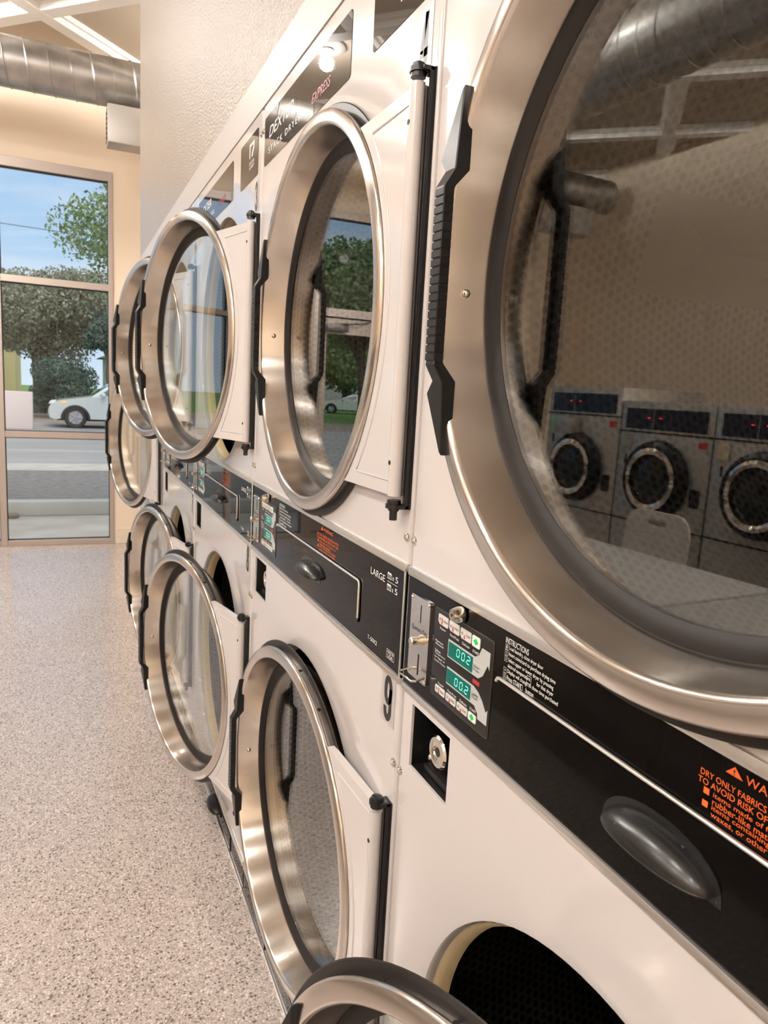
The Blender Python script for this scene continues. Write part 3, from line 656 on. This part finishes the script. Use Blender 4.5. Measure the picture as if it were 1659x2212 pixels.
for q in ((xa, xa+.09, .06, 2.19), (xb-.09, xb, .06, 2.19), (xa+.09, xb-.09, 2.04, 2.19), (xa+.09, xb-.09, .06, .28)): box(bm, q[0], q[1], YW+.015, YW+.063, q[2], q[3], .002)
o = struct('door_1', bm, FRAME, 'glass entrance door in the storefront')
obj('door_handle', tube(bmesh.new(), [(xa+.05, YW+.01, .9), (xa+.05, YW-.04, .92), (xa+.05, YW-.04, 1.18), (xa+.05, YW+.01, 1.2)], .012), ALU, o)
bm = bmesh.new(); box(bm, -2.10, -1.85, YW-.05, YW+.01, 2.06, 2.13, .004); tube(bm, [(-1.95, YW-.03, 2.13), (-2.25, YW-.10, 2.15), (-2.40, YW-.01, 2.21)], .010); obj('door_closer', bm, mat('closer_grey', (.2, .19, .18), .4, .6), o)
# diagonal coffered ceiling
bm = bmesh.new()
def diag(px, py, ang, ln=16, hw=.055, zt=CEIL, zb=4.0-.045):
    ca, sa = cos(ang), sin(ang)
    for h, z0 in ((hw, zb+(.0015 if ang < 0 else 0)), (hw+.028, zb+.04+(.0015 if ang < 0 else 0))):
        pts = [(px+ca*u-sa*v, py+sa*u+ca*v) for u, v in ((-ln, -h), (ln, -h), (ln, h), (-ln, h))]
        prism(bm, pts, lambda x, y: (x, y, z0), lambda x, y: (x, y, zt+.01))
for k in range(-9, 7):
    for ang in (radians(45), radians(-45)):
        nx, ny = -sin(ang), cos(ang); q = (-.58+nx*1.24*k, 6.12+ny*1.24*k) if ang > 0 else (-.58+nx*1.24*k, 6.12+ny*1.24*k)
        diag(q[0], q[1], ang)
for axis, lim, keep in ((0, XL, 1), (0, XR, -1), (1, YB, 1), (1, YW, -1)):
    co = [0, 0, 0]; no = [0, 0, 0]; co[axis] = lim; no[axis] = -keep
    bmesh.ops.bisect_plane(bm, geom=bm.verts[:]+bm.edges[:]+bm.faces[:], plane_co=co, plane_no=no, clear_outer=True)
struct('trim_2', bm, BEAMW, 'white moulded beams crossing diagonally on the tan ceiling')

# ------------------------------------------------------------------ ducts
def spiral_duct(name, p0, p1, r, label, seam=.14, helix=True):
    p0 = Vector(p0); p1 = Vector(p1); L = (p1-p0).length; d = (p1-p0).normalized()
    o = empty(name, p0); tag(o, label, 'duct', 'galvanised ceiling ducts')
    bm = bmesh.new(); cyl(bm, (0, 0, 0), p1-p0, r, seg=48); a = obj('duct_pipe', bm, DUCT, o)
    bm = bmesh.new(); u = d.orthogonal().normalized(); v = d.cross(u); n = int(L/seam); pts = [d*(L*t/(n*24))+(u*cos(2*pi*t/24)+v*sin(2*pi*t/24))*(r+.001) for t in range(n*24+1)]
    tube(bm, pts, .0055, 5); obj('spiral_seam', bm, DUCT, a); return o
def register(loc, w, h, dpt, label):
    o = empty('air_register', loc); tag(o, label, 'air register', 'duct air registers')
    bm = box(bmesh.new(), -w/2, w/2, -dpt/2, dpt/2, -h/2, h/2, .006); obj('register_box', bm, mat('register_grey', (.50, .47, .43), .45, .4), o)
    bm = bmesh.new()
    for k in range(7): z = -h/2+.03+k*(h-.06)/6; box(bm, -w/2-.004, -w/2+.002, -dpt/2+.03, dpt/2-.03, z-.006, z+.006)
    obj('louvre', bm, GASK, o)
DY, DZ = 6.16, 3.63
spiral_duct('spiral_duct', (-5.15, DY, DZ), (1.55, DY, DZ), .165, 'spiral galvanised duct crossing above the window wall')
spiral_duct('spiral_duct', (-2.95, -3.8, 3.62), (-2.95, DY-.185, 3.62), .235, 'larger spiral galvanised duct running lengthwise over the tables')
register((.125, DY-.09, 3.30), .56, .26, .20, 'grey register box under the duct at the wall corner')
register((-4.55, DY-.09, 3.30), .56, .26, .20, 'grey register box under the far left end of the cross duct')
for i, (x, y) in enumerate(((-1.9, DY), (-4.0, DY), (-2.95, 1.2), (-2.95, 4.2))):
    bm = bmesh.new(); cyl(bm, (0, 0, 0), (0, 0, CEIL-3.79), .006, seg=8); o = obj('hanger_rod', bm, DUCT, loc=(x, y, 3.79 if y == DY else 3.85))
    if y != DY: o.scale = (1, 1, (CEIL-3.85)/(CEIL-3.79))
    tag(o, ('steel rod holding the cross duct right of the lengthwise duct', 'steel rod holding the left part of the cross duct', 'steel rod holding the near part of the lengthwise duct', 'steel rod holding the lengthwise duct near the cross duct')[i], 'rod', 'duct hanger rods')

# ------------------------------------------------------------------ ceiling lamps, two of them added to light the window wall
for i, (x, y) in enumerate(LAMPS):
    o = empty('ceiling_light', (x, y, CEIL)); tag(o, 'round ceiling globe light, '+('number %d from the back wall over the tables' % (i+1) if i < 5 else ('nearer the dryers of the two by the cross duct', 'added by the cross duct to brighten the window wall, farther from the dryers', 'added out of view behind the textured wall to brighten the window wall')[i-5] if i < 8 else 'number %d from the back wall over the washers' % (i-7)), 'light', 'ceiling globe lights')
    bm = lathe(bmesh.new(), [(.0, 0), (.14, 0), (.14, -.012), (.12, -.022), (0, -.022)], 40, axis='Z', closed=False); obj('light_canopy', bm, BEAMW, o)
    bm = bmesh.new(); cyl(bm, (0, 0, -.022), (0, 0, -.034), .05, seg=40); obj('light_socket', bm, BEAMW, o)
    ld = D.lights.new('ceiling_lamp', 'POINT'); ld.shadow_soft_size = .05 if (y > 5 and x > -2) else .085; ld.energy = LAMP_W*(.55 if x > 0 else .42 if (y > 5 and x > -2) else 2.2 if y > 5 else 1); ld.color = LAMP_COL
    lo = D.objects.new('ceiling_lamp', ld); COL.objects.link(lo); lo.parent = o; lo.location = (0, 0, -.122)

# ------------------------------------------------------------------ washers across the aisle (they show in the door glass)
WSTEEL = mat('washer_steel', (.50, .475, .435), .42, .8)
NAVY = mat('washer_panel', (.010, .014, .030), .15)
REDLED = mat('red_led', (.8, .02, .02), .3, emit=(1, .02, .02), es=3)
DARKGL = mat('washer_glass', (.01, .011, .012), .05, spec=.6)
def washer(y0, h=1.53, soap=False):
    w = .785; root = empty('washing_machine', (-3.40, y0, 0)); G = lambda e: (lambda y, z: (e, y, z))
    obj('body', box(bmesh.new(), -.85, 0, .003, w-.003, 0, h, .006), WSTEEL, root)
    b = obj('control_band', prism(bmesh.new(), rect(.05, h-.19, w-.05, h-.05), G(-.01), G(.004)), NAVY, root, smooth=False)
    bm = prism(bmesh.new(), rect(w-.30, h-.185, w-.295, h-.055), G(0), G(.006)); obj('band_divider', bm, WSTEEL, b)
    for yy in (.42, .52):
        bm = prism(bmesh.new(), rect(yy, h-.115, yy+.02, h-.107), G(.004), G(.006)); obj('display', bm, REDLED, b)
    bm = bmesh.new(); box(bm, -.01, .004, .0, w, .690, .700); box(bm, -.01, .004, .0, w, h-.215, h-.205); obj('panel_gap', bm, BLACK, root)
    c = (0, .40, 1.01)
    d = obj('door', lathe(bmesh.new(), [(.17, .0), (.255, .0), (.265, .02), (.255, .065), (.225, .085), (.17, .05)], 64, c=c), PLASTIC, root)
    obj('door_ring', lathe(bmesh.new(), [(.165, .05), (.170, .095), (.190, .108), (.212, .095), (.214, .08), (.18, .05)], 64, c=c), CHROME, d)
    bm = bmesh.new(); ell(bm, (.045, c[1], c[2]), (.035, .172, .172), 40, 16); obj('door_glass', bm, DARKGL, d)
    obj('coin_unit', prism(bmesh.new(), rect(.66, h-.335, .745, h-.235), G(0), G(.012)), CHROME, root)
    obj('key_slot', prism(bmesh.new(), rect(.70, h-.44, .715, h-.375), G(0), G(.003)), BLACK, root)
    obj('warning_sticker', prism(bmesh.new(), rect(.035, h-.285, .105, h-.245), G(0), G(.002)), REDP, root)
    obj('data_plate', prism(bmesh.new(), rect(.05, .86, .13, .98), G(0), G(.002)), BLACKP, root)
    if soap: obj('soap_drawer', box(bmesh.new(), 0, .10, .40, .58, h-.36, h-.235, .01), WSTEEL, root)
    return root
WL = ['tall steel front washer with a soap box, last of the washer row by the window', 'steel front washer beside the tall soap-box washer', 'steel front washer third from the window end of the washer row', 'steel front washer fourth from the window end of the washer row', 'steel front washer nearest the back wall in the washer row']
for i, y in enumerate((3.915, 3.125, 2.335, 1.545, .755)):
    o = washer(y, 1.62 if i == 0 else 1.53, i == 0); tag(o, WL[i], 'washing machine', 'washers along the left wall')

# ------------------------------------------------------------------ folding tables and chair
TOP = mat('grey_table_laminate', (.50, .48, .455), .4)
for y0, y1, lab in ((1.90, 3.72, 'long grey folding table in front of the washers, farther of two'), (.06, 1.875, 'long grey folding table in front of the washers, nearer of two')):
    o = empty('folding_table', (-1.97, (y0+y1)/2, 0)); tag(o, lab, 'table', 'laundry folding tables'); L = (y1-y0)/2
    obj('tabletop', box(bmesh.new(), -.38, .38, -L, L, .715, .75, .008), TOP, o)
    for sx in (-.3, .3):
        for sy in (-L+.12, L-.12):
            bm = bmesh.new(); box(bm, sx-.02, sx+.02, sy-.02, sy+.02, 0, .715); obj('leg', bm, NICKEL, o)
o = empty('plastic_chair', (-2.72, 3.07, 0), 0); tag(o, 'pale plastic chair with a handle slot in its back, behind the farther table', 'chair')
CH = mat('chair_plastic', (.62, .58, .53), .45)
bm = bmesh.new(); HOLE = rrect(-.075, .790, .075, .825, .016, 4); OUT = rrect(-.24, .48, .24, .875, .11, 4)
pts_o = OUT; a = [bm.verts.new((-.20-.05*(z-.48), y, z)) for y, z in OUT]; b = [bm.verts.new((-.20-.05*(z-.48), y, z)) for y, z in HOLE]
ed = [bm.edges.new((a[i], a[(i+1) % len(a)])) for i in range(len(a))]+[bm.edges.new((b[i], b[(i+1) % len(b)])) for i in range(len(b))]
bmesh.ops.triangle_fill(bm, use_beauty=True, edges=ed)
r = bmesh.ops.extrude_face_region(bm, geom=bm.faces[:]); bmesh.ops.translate(bm, verts=[v for v in r['geom'] if isinstance(v, bmesh.types.BMVert)], vec=(.018, 0, 0))
obj('backrest', bm, CH, o); obj('seat', box(bmesh.new(), -.20, .20, -.22, .22, .43, .455, .012), CH, o)
for sx in (-.20, .18):
    for sy in (-.21, .21): obj('leg', tube(bmesh.new(), [(sx*1.15, sy, 0), (sx, sy, .43)], .012), NICKEL, o)

# ------------------------------------------------------------------ outdoors
GZ = -.12
CONC = mat('pale_concrete', (.50, .49, .46), .8); noise_col(CONC, (.46, .45, .42), (.56, .55, .52), 3)
ASPH = mat('dark_asphalt', (.2, .2, .2), .85); noise_col(ASPH, (.17, .165, .165), (.27, .26, .26), 9, .3, .7, 6)
ROAD = mat('grey_road', (.33, .33, .34), .8); noise_col(ROAD, (.31, .31, .32), (.40, .40, .405), 1.2, .3, .7, 4, stretch=(.3, 3, 1))
BROWN = mat('worn_verge', (.30, .25, .21), .9); noise_col(BROWN, (.25, .21, .18), (.36, .31, .26), 2)
GRASS = mat('lawn_grass', (.10, .22, .04), .9); noise_col(GRASS, (.08, .20, .03), (.16, .30, .07), 4)
def slab(name, x0, x1, y0, y1, m, label, z=GZ, th=.08): return struct(name, box(bmesh.new(), x0, x1, y0, y1, z-th, z), m, label)
slab('ground_pad', -14, 9, YW+.10, 9.15, CONC, 'pale concrete pad outside the window')
slab('ground_asphalt', -26, 20, 9.15, 13.6, ASPH, 'dark rough asphalt strip beyond the kerb')
slab('ground_walk', -26, 20, 13.6, 14.7, CONC, 'pale concrete walk beyond the asphalt')
slab('ground_road', -34, 26, 14.7, 27.5, ROAD, 'grey street with faint stripes')
slab('ground_verge', -60, 50, 27.5, 34, BROWN, 'brown verge across the street')
slab('ground_lawn', -90, 70, 34, 120, GRASS, 'green lawn across the street')
o = obj('kerb', box(bmesh.new(), -9, 6, 9.12, 9.32, GZ, .045, .015), mat('kerb_concrete', (.50, .52, .51), .7)); tag(o, 'grey concrete kerb between the pad and the dark asphalt', 'kerb')
bm = bmesh.new(); 
for y in (17.2, 21.5): box(bm, -30, 22, y, y+.10, GZ, GZ+.004)
tag(obj('road_line', bm, mat('road_paint', (.55, .55, .54), .7), smooth=False), 'faint pale stripes painted along the street', 'road marking', kind='structure')
o = obj('utility_cabinet', box(bmesh.new(), -2.10, -1.345, 23.9, 24.5, GZ, .965, .02), mat('pinkish_cabinet', (.80, .66, .62), .6)); tag(o, 'pale pink utility cabinet standing at the street, left of the white car', 'utility box')
o = obj('stone', ell(bmesh.new(), (-1.02, 9.0, GZ+.03), (.07, .05, .04)), BROWN); tag(o, 'small dark stone lying against the concrete kerb', 'stone')

# --- white car, nose to the left
def car(name, loc, rz, label, paint, sedan=False):
    root = empty(name, loc, rz); tag(root, label, 'car')
    top = 1.42 if sedan else 1.66; L = 4.6
    # side outline (x from the nose), lower body
    lo = [(.05, .32), (.0, .45), (.02, .62), (.10, .74), (.32, .86), (1.22, 1.00), (1.30, 1.02), (4.30, 1.06), (4.52, .95), (4.60, .70), (4.58, .38), (4.45, .30), (4.10, .28)]
    def arch(cx): return [(cx+.40*cos(radians(a)), .30+.40*sin(radians(a))) for a in range(0, 181, 20)]
    pts = lo+arch(3.55)+arch(.79)+[(.20, .27)]
    bm = bmesh.new(); n = len(pts); rows = []
    for y, ins in ((-.90, .05), (-.84, 0), (.84, 0), (.90, .05)):
        rows.append([bm.verts.new((x if 0 else min(max(x, ins), L-ins), y, z if z < .9 else z-(.02 if abs(y) > .86 else 0))) for x, z in pts])
    order = [rows[0], rows[1], rows[2], rows[3]]
    for A, B in zip(order, order[1:]):
        for i in range(n): bm.faces.new((A[i], A[(i+1) % n], B[(i+1) % n], B[i]))
    bm.faces.new(order[0]); bm.faces.new(order[3][::-1])
    body = obj('car_body', bm, paint, root, angle=40)
    cab = [(1.25, 1.00), (1.95, top-.16), (2.25, top-.03), (2.9, top), (3.6, top-.05), (4.25, 1.04)] if not sedan else [(1.35, 1.0), (2.05, top-.08), (2.5, top), (3.1, top-.03), (3.95, 1.03)]
    def cabm(y, k): return [((x-2.6)*k+2.6, y, z) for x, z in cab]
    bm = bmesh.new(); yw = lambda z: .84-(z-1.0)*.35
    A = [bm.verts.new((x, -yw(z), z)) for x, z in cab]; B = [bm.verts.new((x, yw(z), z)) for x, z in cab]
    for i in range(len(cab)-1): bm.faces.new((A[i], A[i+1], B[i+1], B[i]))
    bm.faces.new(A); bm.faces.new(B[::-1]); bm.faces.new((A[0], B[0], B[-1], A[-1])); c = obj('cabin', bm, paint, root, angle=25)
    gl = mat('car_glass', (.10, .17, .17), .08)
    for s in (-1, 1):
        def sp(pts): return [bm.verts.new((x, s*(yw(z)+.006), z)) for x, z in pts]
        for q in ([(1.48, 1.04), (2.05, top-.19), (2.55, top-.10), (2.58, 1.06)], [(2.66, 1.06), (2.63, top-.10), (3.45, top-.12), (3.85, 1.08)] if not sedan else [(2.66, 1.06), (2.63, top-.09), (3.0, top-.10), (3.6, 1.07)]):
            bm = bmesh.new(); bm.faces.new(sp(q)); r_ = bmesh.ops.extrude_face_region(bm, geom=bm.faces[:]); bmesh.ops.translate(bm, verts=[v for v in r_['geom'] if isinstance(v, bmesh.types.BMVert)], vec=(0, -s*.004, 0)); obj('side_window', bm, gl, c)
        bm = ell(bmesh.new(), (1.62, s*.98, 1.06), (.07, .12, .08)); obj('mirror', bm, paint, root)
        bm = ell(bmesh.new(), (.22, s*.80, .76), (.20, .09, .06)); obj('headlight', bm, mat('lamp_glass', (.75, .78, .78), .1), root)
        bm = ell(bmesh.new(), (.46, s*.90, .80), (.075, .02, .035)); obj('marker_light', bm, mat('amber_lamp', (.9, .42, .03), .3, emit=(1, .42, .02), es=.8), root)
    bm = bmesh.new(); A = [(-1.0, 0)]; z0, z1 = 1.03, top-.17
    q = [(1.30, -.72, 1.035), (1.30, .72, 1.035), (1.965, .60, top-.14), (1.965, -.60, top-.14)]
    bm.faces.new([bm.verts.new(v) for v in q]); r_ = bmesh.ops.extrude_face_region(bm, geom=bm.faces[:]); bmesh.ops.translate(bm, verts=[v for v in r_['geom'] if isinstance(v, bmesh.types.BMVert)], vec=(-.012, 0, .012)); obj('windscreen', bm, gl, c)
    tyre = mat('tyre_rubber', (.03, .03, .032), .7); rim = mat('alloy_rim', (.50, .50, .54), .3, .8)
    bm = bmesh.new(); box(bm, .25, 4.4, -.80, .80, .24, .42); obj('underside', bm, tyre, root)
    for cx in (.79, 3.55):
        for s in (-1, 1):
            t = obj('wheel', lathe(bmesh.new(), [(.21, -.10), (.31, -.11), (.335, -.07), (.335, .07), (.31, .11), (.21, .10)], 32, axis='Y', c=(0, 0, 0)), tyre, root, loc=(cx, s*.80, .335))
            bm = bmesh.new(); cyl(bm, (0, -.07, 0), (0, .07, 0), .205, seg=24)
            for k in range(5):
                a = 2*pi*k/5
                for sd in (-1, 1): tube(bm, [(0, sd*.085, 0), (.22*cos(a), sd*.095, .22*sin(a))], .028, 6)
            obj('wheel_rim', bm, rim, t)
            bm = lathe(bmesh.new(), [(.355, -.03), (.43, -.03), (.43, .03), (.355, .03)], 24, axis='Y', a0=0, a1=pi, c=(cx, s*.885, .30)); obj('arch_trim', bm, tyre, root)
    return root
WHITEC = mat('white_car_paint', (.68, .72, .71), .22, coat=.5)
car('sport_utility_car', (-.955, 25.85, GZ-.005), 0, 'white car driving left along the street, seen through the window', WHITEC)
car('parked_sedan', (-17.1, 50.5, GZ), radians(205), 'white sedan parked across the street by the lawn', WHITEC, True)

# --- trees and shrubs
def leafm(name, c1, c2): 
    m = mat(name, c1, .75); noise_col(m, c1, c2, 2.2, .35, .65, 2); return m
LEAF1 = leafm('oak_leaf', (.17, .19, .12), (.36, .37, .27)); LEAF2 = leafm('dark_leaf', (.04, .09, .075), (.12, .18, .14)); LEAF3 = leafm('bright_leaf', (.13, .22, .07), (.30, .37, .18))
BARK = mat('bark', (.13, .095, .075), .9)
def foliage(blobs, n, size, seed):
    rn = random.Random(seed); bm = bmesh.new(); tot = sum(b[3]**2 for b in blobs)
    for (x, y, z, r, fl) in blobs:
        for i in range(int(n*r*r/tot)):
            d = Vector((rn.gauss(0, 1), rn.gauss(0, 1), rn.gauss(0, 1))).normalized()*r*(rn.random()**.35); d.z *= fl
            c = Vector((x, y, z))+d; a = Vector((rn.gauss(0, 1), rn.gauss(0, 1), rn.gauss(0, 1))).normalized(); b = a.orthogonal().normalized(); b = (Matrix.Rotation(rn.random()*6.28, 3, a) @ b); s = size*(.6+rn.random()*.8)
            e = a.cross(b); bm.faces.new([bm.verts.new(c+q) for q in (b*s, e*s*.55, -b*s, -e*s*.55)])
    return bm
def tree(name, x, y, label, cat, h, r, leaf, n=9000, size=.16, trunk=.28, base=.35, nb=11, seed=1, fl=.8, spread=.62, group=None, tilt=0):
    root = empty(name, (x, y, GZ)); tag(root, label, cat, group); rn = random.Random(seed); blobs = [(tilt, 0, h-r*.75, r*.75, fl)]
    br = []
    for i in range(nb):
        a = 2*pi*i/nb+rn.random(); q = spread*r*(.6+.6*rn.random()); zz = h*base+(h*(1-base))*(.25+.6*rn.random()); bx, by = tilt*(zz/h)+q*cos(a), q*sin(a)
        blobs.append((bx, by, zz, r*(.36+.24*rn.random()), fl)); br.append((bx, by, zz))
    if trunk:
        bm = bmesh.new(); tube(bm, [(0, 0, 0), (.08, 0, h*.2), (tilt*.3-.05, .1, h*.45), (tilt*.7, 0, h*.8)], [trunk*1.3, trunk, trunk*.75, trunk*.2], 10)
        for b in br[:7]: tube(bm, [(tilt*.2, .05, h*base*.9), (b[0]*.5, b[1]*.5, h*base*.6+b[2]*.45), b], [trunk*.5, trunk*.3, trunk*.08], 6)
        obj('trunk', bm, BARK, root)
    obj('foliage', foliage(blobs, n, size, seed), leaf, root, smooth=False); return root
tree('oak_tree', -1.40, 34.6, 'broad grey-green oak with a thick forked trunk behind the white car', 'tree', 5.7, 2.7, LEAF1, 42000, .075, .38, .36, 19, 3, .75, .8)
tree('oak_tree', -4.75, 40.6, 'grey-green tree with a thin leaning trunk at the left edge of the window', 'tree', 6.3, 2.4, LEAF1, 20000, .085, .22, .34, 11, 5, .8, .7)
tree('oak_tree', 3.75, 40.6, 'grey-green tree behind the windscreen of the white car', 'tree', 6.3, 2.6, LEAF1, 20000, .085, .25, .40, 11, 9, .8, .7)
tree('street_tree', 1.95, 18.6, 'bright green tree reaching in from the right over the top window pane', 'tree', 6.3, 2.15, LEAF3, 15000, .055, .13, .50, 17, 11, .75, .72)
tree('evergreen_bush', -.60, 30.6, 'dark blue-green evergreen bush at the nose of the white car', 'bush', 2.3, 1.20, LEAF2, 14000, .055, 0, .0, 9, 13, .9, .6)
tree('evergreen_bush', 1.10, 30.3, 'dark round evergreen on a bare stem above the white car', 'bush', 3.95, .95, LEAF2, 12000, .055, .10, .62, 6, 15, .9, .45)
tree('street_tree', -14.6, 36.5, 'tall pointed green tree left across the street, mirrored in the glass of dryer 4', 'tree', 9.4, 2.5, LEAF3, 24000, .12, .26, .36, 17, 17, 1.0, .85, None, 1.5)
tree('street_tree', -23.5, 62.0, 'wide green tree behind the parked sedan', 'tree', 7.0, 4.2, LEAF3, 16000, .18, .35, .25, 12, 19, .8, .75)
# --- buildings
def house(name, x0, x1, y0, y1, h, wallm, roofm, label, chim=None):
    root = empty(name, ((x0+x1)/2, (y0+y1)/2, GZ)); tag(root, label, 'building'); a, b = (x1-x0)/2, (y1-y0)/2
    obj('wall', box(bmesh.new(), -a, a, -b, b, 0, h), wallm, root)
    bm = bmesh.new(); prism(bm, [(-a-.4, h), (a+.4, h), (0, h+min(a, 2.2)*.75)], lambda x, z: (x, -b-.3, z), lambda x, z: (x, b+.3, z)); rf = obj('roof', bm, roofm, root, smooth=False)
    for k in (-.5, .2): obj('window', box(bmesh.new(), a*k, a*k+.9, -b-.02, -b+.05, h*.4, h*.78), mat('house_window', (.12, .15, .17), .1), root)
    if chim: obj('chimney', box(bmesh.new(), chim-.32, chim+.32, -.3, .3, h, chim_h), mat('chimney_brick', (.34, .30, .26), .85), rf)
    return root
chim_h = 8.35
house('house', -11.2, -3.0, 46.5, 52.5, 5.2, mat('yellow_wall', (.62, .52, .28), .8), mat('brown_roof', (.24, .19, .15), .8), 'yellow house with a chimney behind the oak trees', 2.8)
chim_h = 0
house('garage', 1.75, 8.6, 45.5, 50, 2.75, mat('pale_blue_wall', (.40, .47, .52), .7), mat('grey_roof', (.28, .28, .29), .8), 'pale blue building behind the windscreen of the white car')
house('house', -30.5, -24.5, 70, 76, 3.4, mat('white_wall', (.75, .74, .72), .7), mat('grey_roof2', (.30, .30, .31), .8), 'small white gabled house far across the lawn')
o = obj('timber_post', box(bmesh.new(), 2.4, 2.8, 44.0, 44.2, GZ, 2.5, .01), mat('ochre_paint', (.45, .33, .14), .7)); tag(o, 'ochre post in front of the pale blue building', 'post')
o = obj('power_line', tube(bmesh.new(), [(-16, 29, 6.95), (-8, 29, 6.6), (0, 29, 6.42), (9, 29, 6.45), (18, 29, 6.7)], .016, 6), mat('cable_grey', (.20, .23, .26), .6)); tag(o, 'thin power line crossing the sky above the oaks', 'cable')
# street lamp seen in the glass of dryer 3
o = empty('street_lamp', (-17.5, 27.9, GZ)); tag(o, 'street lamp with a curved arm left across the street', 'street lamp')
PG = mat('lamp_post_grey', (.25, .26, .27), .5, .6)
obj('lamp_post', tube(bmesh.new(), [(0, 0, 0), (0, 0, 7.0), (.3, 0, 7.35), (1.3, 0, 7.5)], .07), PG, o); obj('lamp_head', ell(bmesh.new(), (1.5, 0, 7.47), (.35, .14, .08)), PG, o)

D.objects.remove(_fo); D.curves.remove(_fc)
